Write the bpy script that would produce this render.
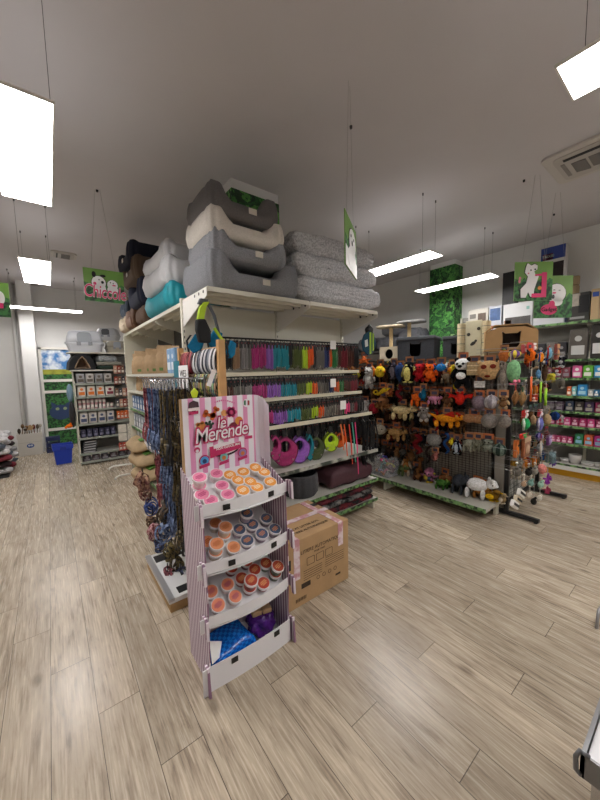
import bpy, bmesh, math, random
from mathutils import Vector, Matrix
random.seed(7)
S = bpy.context.scene
C = S.collection
PI = math.pi
for _o in list(bpy.data.objects): bpy.data.objects.remove(_o)

# ---------------- camera ----------------
CAM_H = 1.6
FPX, PITCH, ROLL, YAW = 321.5, .0906, -.02177, .65985
_F = Vector((math.sin(YAW)*math.cos(PITCH), math.cos(YAW)*math.cos(PITCH), -math.sin(PITCH)))
_R0 = Vector((math.cos(YAW), -math.sin(YAW), 0)); _U0 = _R0.cross(_F)
_R = _R0*math.cos(ROLL) + _U0*math.sin(ROLL)
_U = -_R0*math.sin(ROLL) + _U0*math.cos(ROLL)
cam = bpy.data.cameras.new('camera'); camo = bpy.data.objects.new('camera', cam); C.objects.link(camo)
cam.sensor_fit = 'AUTO'; cam.sensor_width = 36; cam.lens = FPX/800*36; cam.clip_start = .02
camo.matrix_world = Matrix(((_R.x, _U.x, -_F.x, 0), (_R.y, _U.y, -_F.y, 0), (_R.z, _U.z, -_F.z, CAM_H), (0, 0, 0, 1)))
S.camera = camo

# ---------------- light, exposure ----------------
LAMP = 11.0
w = bpy.data.worlds.new('world'); S.world = w; w.use_nodes = True
w.node_tree.nodes['Background'].inputs[0].default_value = (.8, .9, 1, 1)
w.node_tree.nodes['Background'].inputs[1].default_value = .02
S.view_settings.view_transform = 'Standard'; S.view_settings.look = 'None'
S.view_settings.gamma = 1; S.view_settings.use_curve_mapping = False
S.view_settings.exposure = 1.2

# measured positions: a photo point (u, v) turned into a place on a known plane of the room
def _ray(u, v): return _R*((u-300)/FPX) - _U*((v-400)/FPX) + _F
def _hit(u, v, k, val):
    d = _ray(u, v); o = Vector((0, 0, CAM_H)); return o + d*((val-o[k])/d[k])
def XP(u, v, x): return _hit(u, v, 0, x)
def YP(u, v, y): return _hit(u, v, 1, y)
def ZP(u, v, z): return _hit(u, v, 2, z)
def depth(p): return (Vector(p)-Vector((0, 0, CAM_H))).dot(_F)

# ---------------- materials ----------------
MATS = {}
def srgb(h):
    if isinstance(h, str):
        h = h.lstrip('#'); c = [int(h[i:i+2], 16)/255 for i in (0, 2, 4)]
    else: c = list(h)
    return tuple((x/12.92 if x <= .04045 else ((x+.055)/1.055)**2.4) for x in c)
def mat(col, rough=.6, metal=0, name=None, noise=.0, scale=40, bump=0, bscale=200, alpha=1, trans=0, spec=.5, emit=0, col2=None, kind='noise', sheen=0):
    key = (str(col), rough, metal, noise, scale, bump, bscale, alpha, trans, spec, emit, str(col2), kind, sheen)
    if key in MATS: return MATS[key]
    m = bpy.data.materials.new(name or 'surface'); m.use_nodes = True
    nt = m.node_tree; N = nt.nodes; L = nt.links; b = N['Principled BSDF']
    c = srgb(col); b.inputs['Base Color'].default_value = (*c, 1)
    b.inputs['Roughness'].default_value = rough; b.inputs['Metallic'].default_value = metal
    b.inputs['Specular IOR Level'].default_value = spec
    if sheen: b.inputs['Sheen Weight'].default_value = sheen
    if alpha < 1: b.inputs['Alpha'].default_value = alpha
    if trans: b.inputs['Transmission Weight'].default_value = trans
    if emit:
        b.inputs['Emission Color'].default_value = (*c, 1); b.inputs['Emission Strength'].default_value = emit
    tc = N.new('ShaderNodeTexCoord')
    if noise or col2:
        if kind == 'voronoi':
            t = N.new('ShaderNodeTexVoronoi'); t.inputs['Scale'].default_value = scale; out = t.outputs['Color']
        elif kind == 'wave':
            t = N.new('ShaderNodeTexWave'); t.inputs['Scale'].default_value = scale; out = t.outputs['Color']
        elif kind == 'check':
            t = N.new('ShaderNodeTexChecker'); t.inputs['Scale'].default_value = scale; out = t.outputs['Fac']
        else:
            t = N.new('ShaderNodeTexNoise'); t.inputs['Scale'].default_value = scale; t.inputs['Detail'].default_value = 4; out = t.outputs['Fac']
        L.new(tc.outputs['Object'], t.inputs['Vector'])
        r = N.new('ShaderNodeValToRGB')
        c2 = srgb(col2) if col2 else tuple(min(1, x*(1+noise)) for x in c)
        c1 = c if col2 else tuple(x*(1-noise) for x in c)
        lo, hi = (.42, .58) if kind != 'check' else (.4, .6)
        if noise and not col2: lo, hi = .3, .7
        r.color_ramp.elements[0].position = lo; r.color_ramp.elements[1].position = hi
        r.color_ramp.elements[0].color = (*c1, 1); r.color_ramp.elements[1].color = (*c2, 1)
        L.new(out, r.inputs['Fac']); L.new(r.outputs['Color'], b.inputs['Base Color'])
    if bump:
        t2 = N.new('ShaderNodeTexNoise'); t2.inputs['Scale'].default_value = bscale; t2.inputs['Detail'].default_value = 3
        L.new(tc.outputs['Object'], t2.inputs['Vector'])
        bp = N.new('ShaderNodeBump'); bp.inputs['Strength'].default_value = bump; bp.inputs['Distance'].default_value = .01
        L.new(t2.outputs['Fac'], bp.inputs['Height']); L.new(bp.outputs['Normal'], b.inputs['Normal'])
    MATS[key] = m
    return m
def plain(c, r=.6): return mat(c, r)
def fabric(c, r=.9): return mat(c, r, noise=.12, scale=60, bump=.25, bscale=350, spec=.2)
def fur(c): return mat(c, .95, noise=.3, scale=55, bump=.7, bscale=160, spec=.15)
WHITE = mat('#e6e3dc', .45); CREAM = mat('#d9d5c6', .45); BLACK = mat('#121214', .5); DARK = mat('#1f1f22', .6)
CHROME = mat('#c9c9cc', .25, 1); PAPER = mat('#f2f0ee', .55); WIRE = mat('#9a9a98', .35, .8)
KRAFT = mat('#b39168', .8, noise=.08, scale=12); KRAFT_P = mat('#b08e66', .85, noise=.1, scale=30)
PINE = mat('#c79a63', .6, noise=.15, scale=9); EYE = mat('#0b0b0c', .25)
LEAF = None

def leaf_mat():
    m = bpy.data.materials.new('hedge_leaves'); m.use_nodes = True
    N = m.node_tree.nodes; L = m.node_tree.links; b = N['Principled BSDF']
    tc = N.new('ShaderNodeTexCoord'); v = N.new('ShaderNodeTexVoronoi'); v.inputs['Scale'].default_value = 16
    n = N.new('ShaderNodeTexNoise'); n.inputs['Scale'].default_value = 7; n.inputs['Detail'].default_value = 5
    mx = N.new('ShaderNodeMixRGB'); mx.inputs[0].default_value = .5
    L.new(tc.outputs['Object'], n.inputs['Vector']); L.new(n.outputs['Color'], mx.inputs[1]); L.new(tc.outputs['Object'], mx.inputs[2])
    L.new(mx.outputs[0], v.inputs['Vector'])
    sep = N.new('ShaderNodeSeparateColor'); L.new(v.outputs['Color'], sep.inputs[0])
    r = N.new('ShaderNodeValToRGB'); e = r.color_ramp.elements
    e[0].position = 0; e[0].color = (*srgb('#0c2a12'), 1); e[1].position = 1; e[1].color = (*srgb('#5da348'), 1)
    k = e.new(.5); k.color = (*srgb('#1f5a26'), 1)
    L.new(sep.outputs[0], r.inputs['Fac']); L.new(r.outputs['Color'], b.inputs['Base Color'])
    bp = N.new('ShaderNodeBump'); bp.inputs['Strength'].default_value = .6; bp.inputs['Distance'].default_value = .02
    L.new(v.outputs['Distance'], bp.inputs['Height']); L.new(bp.outputs['Normal'], b.inputs['Normal'])
    b.inputs['Roughness'].default_value = .6
    return m
LEAF = leaf_mat()

def strip_mat():   # printed leafy price strip
    return mat('#1c2f1a', .5, col2='#7ea86a', scale=25, kind='noise')
STRIP = strip_mat()

def floor_mat():
    m = bpy.data.materials.new('oak_laminate'); m.use_nodes = True
    N = m.node_tree.nodes; L = m.node_tree.links; b = N['Principled BSDF']
    g = N.new('ShaderNodeNewGeometry'); sp = N.new('ShaderNodeSeparateXYZ'); L.new(g.outputs['Position'], sp.inputs[0])
    def M(op, a, c=None, d=None):
        n = N.new('ShaderNodeMath'); n.operation = op
        for i, x in enumerate((a, c, d)):
            if x is None: continue
            if isinstance(x, (int, float)): n.inputs[i].default_value = x
            else: L.new(x, n.inputs[i])
        return n.outputs[0]
    xs = M('DIVIDE', M('ADD', sp.outputs['X'], .109), .178)
    idx = M('FLOOR', xs); fx = M('FRACT', xs)
    ys = M('DIVIDE', M('ADD', M('SUBTRACT', sp.outputs['Y'], 2.095), M('MULTIPLY', idx, .397)), 1.197)
    iy = M('FLOOR', ys); fy = M('FRACT', ys)
    ex = M('MINIMUM', fx, M('SUBTRACT', 1, fx)); ey = M('MINIMUM', fy, M('SUBTRACT', 1, fy))
    gx = M('LESS_THAN', M('MULTIPLY', ex, .178), .0015); gy = M('LESS_THAN', M('MULTIPLY', ey, 1.197), .0017)
    gap = M('MAXIMUM', gx, gy)
    cv = N.new('ShaderNodeCombineXYZ'); L.new(idx, cv.inputs[0]); L.new(iy, cv.inputs[1])
    wn = N.new('ShaderNodeTexWhiteNoise'); wn.noise_dimensions = '2D'; L.new(cv.outputs[0], wn.inputs['Vector'])
    # grain coordinates stretched along the plank, offset per plank
    rnd = M('MULTIPLY', wn.outputs['Value'], 37.0)
    cg = N.new('ShaderNodeCombineXYZ'); L.new(M('ADD', M('MULTIPLY', sp.outputs['X'], 1.0), rnd), cg.inputs[0])
    L.new(M('MULTIPLY', sp.outputs['Y'], .17), cg.inputs[1]); L.new(rnd, cg.inputs[2])
    n1 = N.new('ShaderNodeTexNoise'); n1.inputs['Scale'].default_value = 22; n1.inputs['Detail'].default_value = 6; n1.inputs['Roughness'].default_value = .65
    n1.inputs['Distortion'].default_value = .6
    L.new(cg.outputs[0], n1.inputs['Vector'])
    cg2 = N.new('ShaderNodeCombineXYZ'); L.new(M('ADD', sp.outputs['X'], rnd), cg2.inputs[0]); L.new(M('MULTIPLY', sp.outputs['Y'], .04), cg2.inputs[1]); L.new(rnd, cg2.inputs[2])
    n2 = N.new('ShaderNodeTexNoise'); n2.inputs['Scale'].default_value = 130; n2.inputs['Detail'].default_value = 3
    L.new(cg2.outputs[0], n2.inputs['Vector'])
    # knots
    ck = N.new('ShaderNodeCombineXYZ'); L.new(M('ADD', sp.outputs['X'], rnd), ck.inputs[0]); L.new(M('MULTIPLY', sp.outputs['Y'], .5), ck.inputs[1]); L.new(rnd, ck.inputs[2])
    vk = N.new('ShaderNodeTexVoronoi'); vk.inputs['Scale'].default_value = 5.0; L.new(ck.outputs[0], vk.inputs['Vector'])
    kn = N.new('ShaderNodeMapRange'); kn.inputs[1].default_value = .05; kn.inputs[2].default_value = .15; kn.inputs[3].default_value = 1; kn.inputs[4].default_value = 0
    L.new(vk.outputs['Distance'], kn.inputs[0])
    r = N.new('ShaderNodeValToRGB'); e = r.color_ramp.elements
    e[0].position = .33; e[0].color = (*srgb('#7c6e60'), 1); e[1].position = .68; e[1].color = (*srgb('#cabca7'), 1)
    k = e.new(.48); k.color = (*srgb('#b0a18d'), 1)
    L.new(M('ADD', M('MULTIPLY', n1.outputs['Fac'], .6), M('MULTIPLY', n2.outputs['Fac'], .4)), r.inputs['Fac'])
    hsv = N.new('ShaderNodeHueSaturation'); L.new(r.outputs['Color'], hsv.inputs['Color'])
    L.new(M('ADD', .86, M('MULTIPLY', wn.outputs['Value'], .26)), hsv.inputs['Value'])
    mk = N.new('ShaderNodeMixRGB'); L.new(M('MULTIPLY', kn.outputs[0], .6), mk.inputs[0]); L.new(hsv.outputs['Color'], mk.inputs[1]); mk.inputs[2].default_value = (*srgb('#5b4c3e'), 1)
    mg = N.new('ShaderNodeMixRGB'); L.new(M('MULTIPLY', gap, .9), mg.inputs[0]); L.new(mk.outputs[0], mg.inputs[1]); mg.inputs[2].default_value = (*srgb('#4a4036'), 1)
    L.new(mg.outputs[0], b.inputs['Base Color'])
    L.new(M('ADD', .19, M('MULTIPLY', n2.outputs['Fac'], .14)), b.inputs['Roughness'])
    bp = N.new('ShaderNodeBump'); bp.inputs['Strength'].default_value = .12; bp.inputs['Distance'].default_value = .003
    L.new(M('SUBTRACT', n2.outputs['Fac'], M('MULTIPLY', gap, 2.0)), bp.inputs['Height']); L.new(bp.outputs['Normal'], b.inputs['Normal'])
    return m

# ---------------- mesh building ----------------
class MB:
    def __init__(s): s.v = []; s.f = []; s.m = []
    def add(s, vs, fs, mi=0):
        o = len(s.v); s.v += [Vector(v) for v in vs]
        s.f += [[i+o for i in f] for f in fs]; s.m += [mi]*len(fs); return s
    def box(s, c, d, R=None, mi=0):
        vs = []
        for x in (-.5, .5):
            for y in (-.5, .5):
                for z in (-.5, .5):
                    p = Vector((x*d[0], y*d[1], z*d[2]))
                    if R: p = R @ p
                    vs.append(p+Vector(c))
        return s.add(vs, [(0, 1, 3, 2), (4, 6, 7, 5), (0, 4, 5, 1), (2, 3, 7, 6), (0, 2, 6, 4), (1, 5, 7, 3)], mi)
    def bb(s, x0, x1, y0, y1, z0, z1, mi=0):
        return s.box(((x0+x1)/2, (y0+y1)/2, (z0+z1)/2), (abs(x1-x0), abs(y1-y0), abs(z1-z0)), None, mi)
    def ell(s, c, r, R=None, n=12, k=8, mi=0, fn=None):
        if isinstance(r, (int, float)): r = (r, r, r)
        vs = []; fs = []
        for i in range(k+1):
            a = PI*i/k
            for j in range(n):
                b = 2*PI*j/n
                p = Vector((math.sin(a)*math.cos(b)*r[0], math.sin(a)*math.sin(b)*r[1], math.cos(a)*r[2]))
                if fn: p = fn(p)
                if R: p = R @ p
                vs.append(p+Vector(c))
        for i in range(k):
            for j in range(n):
                q = (i*n+j, (i+1)*n+j, (i+1)*n+(j+1) % n, i*n+(j+1) % n)
                fs.append(q)
        o = len(s.v); s.add(vs, fs, mi); return s
    def tube(s, pts, r, n=8, mi=0, closed=False, cap=True):
        pts = [Vector(p) for p in pts]; N = len(pts)
        rs = r if isinstance(r, (list, tuple)) else [r]*N
        vs = []; fs = []; ref = Vector((0, 0, 1))
        for i, p in enumerate(pts):
            a = pts[(i-1) % N] if (closed or i > 0) else p; b = pts[(i+1) % N] if (closed or i < N-1) else p
            t = (b-a).normalized() if (b-a).length > 1e-9 else Vector((0, 0, 1))
            if abs(t.dot(ref)) > .95: ref = Vector((1, 0, 0)) if abs(t.x) < .8 else Vector((0, 1, 0))
            u = t.cross(ref).normalized(); ww = u.cross(t); ref = ww
            for j in range(n):
                q = 2*PI*j/n; vs.append(p+(u*math.cos(q)+ww*math.sin(q))*rs[i])
        for i in range(N if closed else N-1):
            for j in range(n):
                fs.append((i*n+j, i*n+(j+1) % n, ((i+1) % N)*n+(j+1) % n, ((i+1) % N)*n+j))
        if cap and not closed: fs += [tuple(range(n))[::-1], tuple((N-1)*n+j for j in range(n))]
        return s.add(vs, fs, mi)
    def strap(s, pts, wd, th, nrm, mi=0):    # flat webbing along pts; nrm = width direction
        pts = [Vector(p) for p in pts]; N = len(pts); W = Vector(nrm).normalized()*wd/2; vs = []; fs = []
        for i, p in enumerate(pts):
            t = (pts[min(i+1, N-1)]-pts[max(i-1, 0)]).normalized(); T = t.cross(W).normalized()*th/2
            vs += [p-W-T, p+W-T, p+W+T, p-W+T]
        for i in range(N-1):
            for j in range(4): fs.append((i*4+j, i*4+(j+1) % 4, i*4+4+(j+1) % 4, i*4+4+j))
        fs += [(3, 2, 1, 0), tuple((N-1)*4+j for j in range(4))]
        return s.add(vs, fs, mi)
    def lathe(s, prof, c=(0, 0, 0), n=20, mi=0):
        vs = []; fs = []; k = len(prof)
        for (r, z) in prof:
            for j in range(n):
                a = 2*PI*j/n; vs.append((c[0]+r*math.cos(a), c[1]+r*math.sin(a), c[2]+z))
        for i in range(k-1):
            for j in range(n): fs.append((i*n+j, i*n+(j+1) % n, (i+1)*n+(j+1) % n, (i+1)*n+j))
        fs += [tuple(range(n))[::-1], tuple((k-1)*n+j for j in range(n))]
        return s.add(vs, fs, mi)
    def prism(s, poly, th, O=(0, 0, 0), A=(1, 0, 0), B=(0, 0, 1), mi=0, mside=None):   # outline (a,b) extruded th along -(AxB)... towards A x B
        A = Vector(A); B = Vector(B); Nn = A.cross(B).normalized(); O = Vector(O); k = len(poly)
        vs = [O+A*a+B*b for a, b in poly]+[O+A*a+B*b+Nn*th for a, b in poly]
        s.add(vs, [tuple(range(k))[::-1], tuple(k+i for i in range(k))], mi)
        o = len(s.v)-2*k
        s.f += [[o+i, o+(i+1) % k, o+k+(i+1) % k, o+k+i] for i in range(k)]; s.m += [mi if mside is None else mside]*k
        return s
    def ringp(s, out, inn, th, O=(0, 0, 0), A=(1, 0, 0), B=(0, 0, 1), mi=0):
        A = Vector(A); B = Vector(B); Nn = A.cross(B).normalized(); O = Vector(O); k = len(out)
        P = [[O+A*a+B*b+Nn*t for a, b in L] for t in (0, th) for L in (out, inn)]
        vs = sum(P, []); fs = []
        for i in range(k):
            j = (i+1) % k
            fs += [(i, k+i, k+j, j), (2*k+i, 2*k+j, 3*k+j, 3*k+i), (i, j, 2*k+j, 2*k+i), (k+i, 3*k+i, 3*k+j, k+j)]
        return s.add(vs, fs, mi)
    def mesh(s, name, mats, smooth=False):
        me = bpy.data.meshes.new(name); me.from_pydata([tuple(v) for v in s.v], [], s.f)
        if not isinstance(mats, (list, tuple)): mats = [mats]
        for m in mats: me.materials.append(m)
        me.polygons.foreach_set('material_index', s.m)
        bm = bmesh.new(); bm.from_mesh(me); bmesh.ops.remove_doubles(bm, verts=bm.verts, dist=1e-6)
        bmesh.ops.recalc_face_normals(bm, faces=bm.faces); bm.to_mesh(me); bm.free()
        if smooth: me.polygons.foreach_set('use_smooth', [True]*len(me.polygons))
        me.update(); return me
    def build(s, name, mats, parent=None, smooth=False, bevel=0, loc=None, rot=None):
        o = bpy.data.objects.new(name, s.mesh(name, mats, smooth)); C.objects.link(o)
        if parent: o.parent = parent
        if loc is not None: o.location = loc
        if rot is not None: o.rotation_euler = rot
        if bevel:
            b = o.modifiers.new('bevel', 'BEVEL'); b.width = bevel; b.segments = 2; b.limit_method = 'ANGLE'
        return o

def tag(o, label, cat, group=None, kind=None):
    o['label'] = label; o['category'] = cat
    if group: o['group'] = group
    if kind: o['kind'] = kind
    return o
def empty(name, loc=(0, 0, 0), rz=0, label=None, cat=None, group=None):
    o = bpy.data.objects.new(name, None); C.objects.link(o); o.location = loc; o.rotation_euler = (0, 0, rz)
    o.empty_display_size = .05
    if label: tag(o, label, cat, group)
    return o
def dup(root, loc, rz=None, label=None, group=None, scale=None, rot=None):
    r = root.copy(); C.objects.link(r); r.location = loc
    if rz is not None: r.rotation_euler = (0, 0, rz)
    if rot is not None: r.rotation_euler = rot
    if scale: r.scale = scale if not isinstance(scale, (int, float)) else (scale,)*3
    if label: r['label'] = label
    if group: r['group'] = group
    for ch in list(root.children):
        c = ch.copy(); C.objects.link(c); c.parent = r
        for g in list(ch.children):
            d = g.copy(); C.objects.link(d); d.parent = c
    return r
def struct(o): o['kind'] = 'structure'; return o

def text(body, size, m, parent, O, A=(1, 0, 0), B=(0, 0, 1), th=.001, name='lettering', align='CENTER', shear=0, space=1, bold=0, xs=1):
    cu = bpy.data.curves.new('txt', 'FONT'); cu.body = body; cu.size = size; cu.extrude = th; cu.align_x = align; cu.align_y = 'CENTER'
    cu.shear = shear; cu.space_character = space; cu.offset = bold; cu.resolution_u = 3
    t = bpy.data.objects.new('txt', cu); C.objects.link(t)
    bpy.context.view_layer.update()
    me = bpy.data.meshes.new_from_object(t.evaluated_get(bpy.context.evaluated_depsgraph_get()))
    bpy.data.objects.remove(t); bpy.data.curves.remove(cu)
    A = Vector(A).normalized(); B = Vector(B).normalized(); Nn = A.cross(B)
    me.transform(Matrix(((A.x, B.x, Nn.x, O[0]), (A.y, B.y, Nn.y, O[1]), (A.z, B.z, Nn.z, O[2]), (0, 0, 0, 1))) @ Matrix.Diagonal((xs, 1, 1, 1)))
    me.materials.clear(); me.materials.append(m); me.name = name
    o = bpy.data.objects.new(name, me); C.objects.link(o)
    if parent: o.parent = parent
    return o
def circ(r, n=20, cx=0, cy=0, ry=None): return [(cx+r*math.cos(2*PI*i/n), cy+(ry or r)*math.sin(2*PI*i/n)) for i in range(n)]
def rrect(w_, h, r, cx=0, cy=0, n=4):
    o = []
    for (sx, sy, a0) in ((1, 1, 0), (-1, 1, PI/2), (-1, -1, PI), (1, -1, 1.5*PI)):
        for i in range(n+1):
            a = a0+PI/2*i/n; o.append((cx+sx*(w_/2-r)+r*math.cos(a), cy+sy*(h/2-r)+r*math.sin(a)))
    return o
def rotz(a): return Matrix.Rotation(a, 3, 'Z')
def rotx(a): return Matrix.Rotation(a, 3, 'X')
def roty(a): return Matrix.Rotation(a, 3, 'Y')

# ================= ROOM =================
CEIL = 3.55; XW = 6.2; YW = 9.15; XL = -3.6; YF = -3.2
WALLM = mat('#dedddb', .85, noise=.02, scale=3, bump=.05, bscale=80)
CEILM = mat('#cbc7c9', .9, noise=.02, scale=2, bump=.05, bscale=120)
def st(name, x0, x1, y0, y1, z0, z1, m): return struct(MB().bb(x0, x1, y0, y1, z0, z1).build(name, m))
st('floor', XL, XW, YF, YW, -.1, 0, floor_mat())
st('ceiling', XL, XW, YF, YW, CEIL, CEIL+.1, CEILM)
st('wall_right', XW, XW+.15, YF, YW, 0, CEIL, WALLM)
st('wall_back', XL, XW, YW, YW+.15, 0, CEIL, WALLM)
st('wall_left', XL-.15, XL, YF, YW, 0, CEIL, WALLM)
st('wall_front', XL, XW, YF-.15, YF, 0, CEIL, WALLM)
st('trim_1', -.40, -.17, 8.72, YW, 0, CEIL, WALLM)             # white column in the far left corner
struct(MB().tube([(-.5, 9.1, 0), (-.5, 9.1, CEIL)], .035, 10).build('trim_2', WALLM, smooth=True))
# pillars: plaster cap and base, leafy cladding
def pillar(n, x0, x1, y0, y1, ztop, zb=0):
    st('trim_%d' % n, x0, x1, y0, y1, 0, CEIL, WALLM)
    st('trim_%d' % (n+1), x0-.004 if n == 3 else x0-.012, x1+.004, y0-.012, y1+.004, zb, ztop, LEAF)
pillar(3, 1.585, 2.155, 3.10, 3.5, 3.45, 2.3)
pillar(5, 5.92, XW+.0, 2.99, 3.46, 3.46, 1.7)

# window/door at the back with printed panels
dr = struct(empty('door_1', (0, YW-.03, 0)))
f = MB()
x0, x1, zt = -.10, .62, 2.19
f.bb(x0-.05, x0, -.04, .03, 0, zt+.05).bb(x1, x1+.05, -.04, .03, 0, zt+.05).bb(x0-.05, x1+.05, -.04, .03, zt, zt+.05)
for z in (1.50, 1.25, .40): f.bb(x0, x1, -.04, .03, z-.03, z+.03)
f.build('frame', WHITE, dr)
SKY = mat('#3f7fc0', .5, col2='#e8eff5', scale=5); FIELD = mat('#a8a83a', .6, noise=.3, scale=8)
BUSH = mat('#12301a', .6, col2='#3c7a3a', scale=22, kind='noise')
MB().bb(x0, x1, -.01, .0, 1.75, zt).build('sky_print', SKY, dr)
MB().bb(x0, x1, -.01, .0, 1.64, 1.75).build('field_print', FIELD, dr)
MB().bb(x0, x1, -.01, .0, 1.53, 1.64).bb(x0, x1, -.01, 0, 1.28, 1.47).bb(x0, x1, -.01, 0, .43, 1.22).bb(x0, x1, -.01, 0, .02, .37).build('hedge_print', BUSH, dr)
p = MB().prism(circ(.21, 24, .16, .78, .17), .006, (0, -.012, 0)); p.prism([(.0, .9), (-.01, 1.03), (.09, .95)], .006, (0, -.012, 0)).prism([(.24, .95), (.34, 1.02), (.32, .88)], .006, (0, -.012, 0))
p.build('blue_round_print', mat('#2b3f66', .6), dr)
p = MB(); p.prism(circ(.035, 12, .1, .86), .004, (0, -.018, 0)).prism(circ(.035, 12, .24, .86), .004, (0, -.018, 0)); p.build('eye_print', mat('#8fa07a', .6), dr)

# ceiling vents
def vent(loc, lx, ly, label):
    r = empty('ceiling_vent', loc, 0, label, 'air conditioner')
    m = mat('#c6c0ba', .5); d = mat('#54504c', .6)
    MB().prism(rrect(lx, ly, .06), .025, (0, 0, -.025), (1, 0, 0), (0, 1, 0)).build('frame', m, r, bevel=.006)
    MB().prism(rrect(lx*.80, ly*.88, .06), .008, (0, 0, -.033), (1, 0, 0), (0, 1, 0)).build('inner_panel', mat('#b9b3ad', .5), r)
    g = MB(); nb = 7
    for i in range(nb):
        y = -ly*.36+(i+.5)*ly*.72/nb
        g.box((lx*.06, y, -.036), (lx*.34, ly*.72/nb*.86, .01), rotx(.12))
    g.build('grille', mat('#7b7673', .6), r)
    MB().bb(-lx*.30, -lx*.24, -ly*.38, ly*.38, -.037, -.032).build('air_slot', BLACK, r)
    MB().bb(-lx*.18, lx*.26, ly*.385, ly*.41, -.036, -.032).build('end_slot', mat('#8d8783', .6), r)
    return r
vent((4.16, .53, CEIL), .66, 1.22, 'white recessed air conditioning cassette in ceiling at upper right')
vent((.33, 6.55, CEIL), .34, .3, 'small white ceiling vent behind the far square lamp at left')

# hanging lamps
def lamp():
    r = empty('ceiling_light')
    MB().ringp([(-.1475, -.6), (.1475, -.6), (.1475, .6), (-.1475, .6)], [(-.14, -.5925), (.14, -.5925), (.14, .5925), (-.14, .5925)], .012, (0, 0, 0), (1, 0, 0), (0, 1, 0)).bb(-.1475, .1475, -.6, .6, .012, .014).build('frame', WHITE, r)
    MB().bb(-.14, .14, -.5925, .5925, .002, .008).build('diffuser', mat('#fffcfa', .5, emit=LAMP, name='lit_diffuser'), r)
    MB().bb(-.12, .12, -.55, .55, .0145, .017).build('added_top_glow', mat('#fffcfa', .5, emit=.7), r)  # weak upward glow added on the lamp top to brighten the ceiling
    for sx in (-1, 1):
        for sy in (-1, 1):
            MB().tube([(sx*.135, sy*.5, .012), (sx*.135, sy*.5, CEIL-2.9)], .0013, 5).lathe([(.007, CEIL-2.925), (.007, CEIL-2.9)], (sx*.135, sy*.5, 0), 8).build('cable', DARK, r)
    return r
L0 = lamp(); L0.location = (-.03, 2.62, 2.9); tag(L0, 'large bright panel lamp hanging at the left edge nearest the camera', 'lamp', 'hanging panel lamps')
lights = [(-.03, 5.33, 0, 'bright panel lamp hanging further back, above the leafy sign at left'),
 (3.585, 2.62, 0, 'long lit panel lamp hanging just right of the fluffy cushions'),
 (5.12, 2.60, 0, 'long lit panel lamp hanging in front of the leafy pillar at right'),
 (2.0, -.09, 0, 'bright panel lamp at the upper right corner near the camera'),
 (.04, 8.1, PI/2, 'thin lit strip lamp seen edge-on near the far left wall'),
 (-.03, -1.6, 0, 'added unseen panel lamp behind the camera'), (3.46, -.6, 0, 'added unseen panel lamp over the front right aisle'),  # from here on, unseen panels added along the same grid for light
 (4.98, -.6, 0, 'added unseen panel lamp near the front right wall'), (-1.9, 2.62, 0, 'added unseen panel lamp over the left aisle'), (-1.9, 5.33, 0, 'added unseen panel lamp over the far left aisle'),  # left aisle panels added out of view to light the floor there
 (3.46, 5.33, 0, 'added unseen panel lamp behind the tall end rack')]  # hidden panel added to light the far right
for x, y, rz, lb in lights: dup(L0, (x, y, 2.9), rz, lb, 'hanging panel lamps')
# ceiling hooks
for (u, v, lb) in ((97, 190, 'tiny dark ceiling hook above the leafy sign at left'), (524, 180, 'tiny dark ceiling hook below the air conditioner'), (554, 214, 'tiny dark ceiling hook lowest at right'), (351, 126, 'tiny dark ceiling hook above the hanging card by the fluffy cushions')):
    q = ZP(u, v, CEIL)
    tag(MB().lathe([(.01, -.02), (.012, 0)], q, 8).build('ceiling_hook', DARK), lb, 'hook')

# build in room coordinates under a thing whose Empty stands somewhere unrotated
def wb(mb, name, mats, root, **k):
    o = mb.build(name, mats, root, **k); o.location = -root.location if root.parent is None else (0, 0, 0); return o
def wtext(*a, **k):
    root = a[3]; o = text(*a, **k); o.location = -root.location; return o
def stripe_mat(axis, period, c1, c2, off=0, duty=.5, rough=.5):
    m = bpy.data.materials.new('printed_stripes'); m.use_nodes = True; N = m.node_tree.nodes; L = m.node_tree.links; b = N['Principled BSDF']
    tc = N.new('ShaderNodeTexCoord'); sp = N.new('ShaderNodeSeparateXYZ'); L.new(tc.outputs['Object'], sp.inputs[0])
    a = N.new('ShaderNodeMath'); a.operation = 'MULTIPLY_ADD'; L.new(sp.outputs[axis], a.inputs[0]); a.inputs[1].default_value = 1/period; a.inputs[2].default_value = off
    f = N.new('ShaderNodeMath'); f.operation = 'FRACT'; L.new(a.outputs[0], f.inputs[0])
    g = N.new('ShaderNodeMath'); g.operation = 'LESS_THAN'; L.new(f.outputs[0], g.inputs[0]); g.inputs[1].default_value = duty
    mx = N.new('ShaderNodeMixRGB'); L.new(g.outputs[0], mx.inputs[0]); mx.inputs[1].default_value = (*srgb(c2), 1); mx.inputs[2].default_value = (*srgb(c1), 1)
    L.new(mx.outputs[0], b.inputs['Base Color']); b.inputs['Roughness'].default_value = rough
    return m

# ================= TREAT DISPLAY =================
DS = empty('display_stand', (.78, 1.6, 0), 0, 'pink and white striped cardboard display stand with four trays of treat tubs', 'display stand')
CARDW = mat('#e9e7ea', .6); MAUVE = stripe_mat(1, .026, '#8f6c84', '#e2d6de'); MAUVEX = stripe_mat(0, .03, '#8f6c84', '#e2d6de')
PINKS = stripe_mat(0, .066, '#e79ac3', '#f3eef3', off=.25, duty=.45)
side = [(1.475, 0), (1.76, 0), (1.765, 1.085), (1.60, 1.02), (1.47, .965), (1.455, .5)]
for x in (.53, 1.015):
    wb(MB().prism(side, .006, (x, 0, 0), (0, 1, 0), (0, 0, 1)), 'side_panel', MAUVE, DS)
wb(MB().bb(.536, 1.015, 1.752, 1.758, .0, 1.06), 'back_panel', mat('#c9bcc6', .6), DS)
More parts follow.
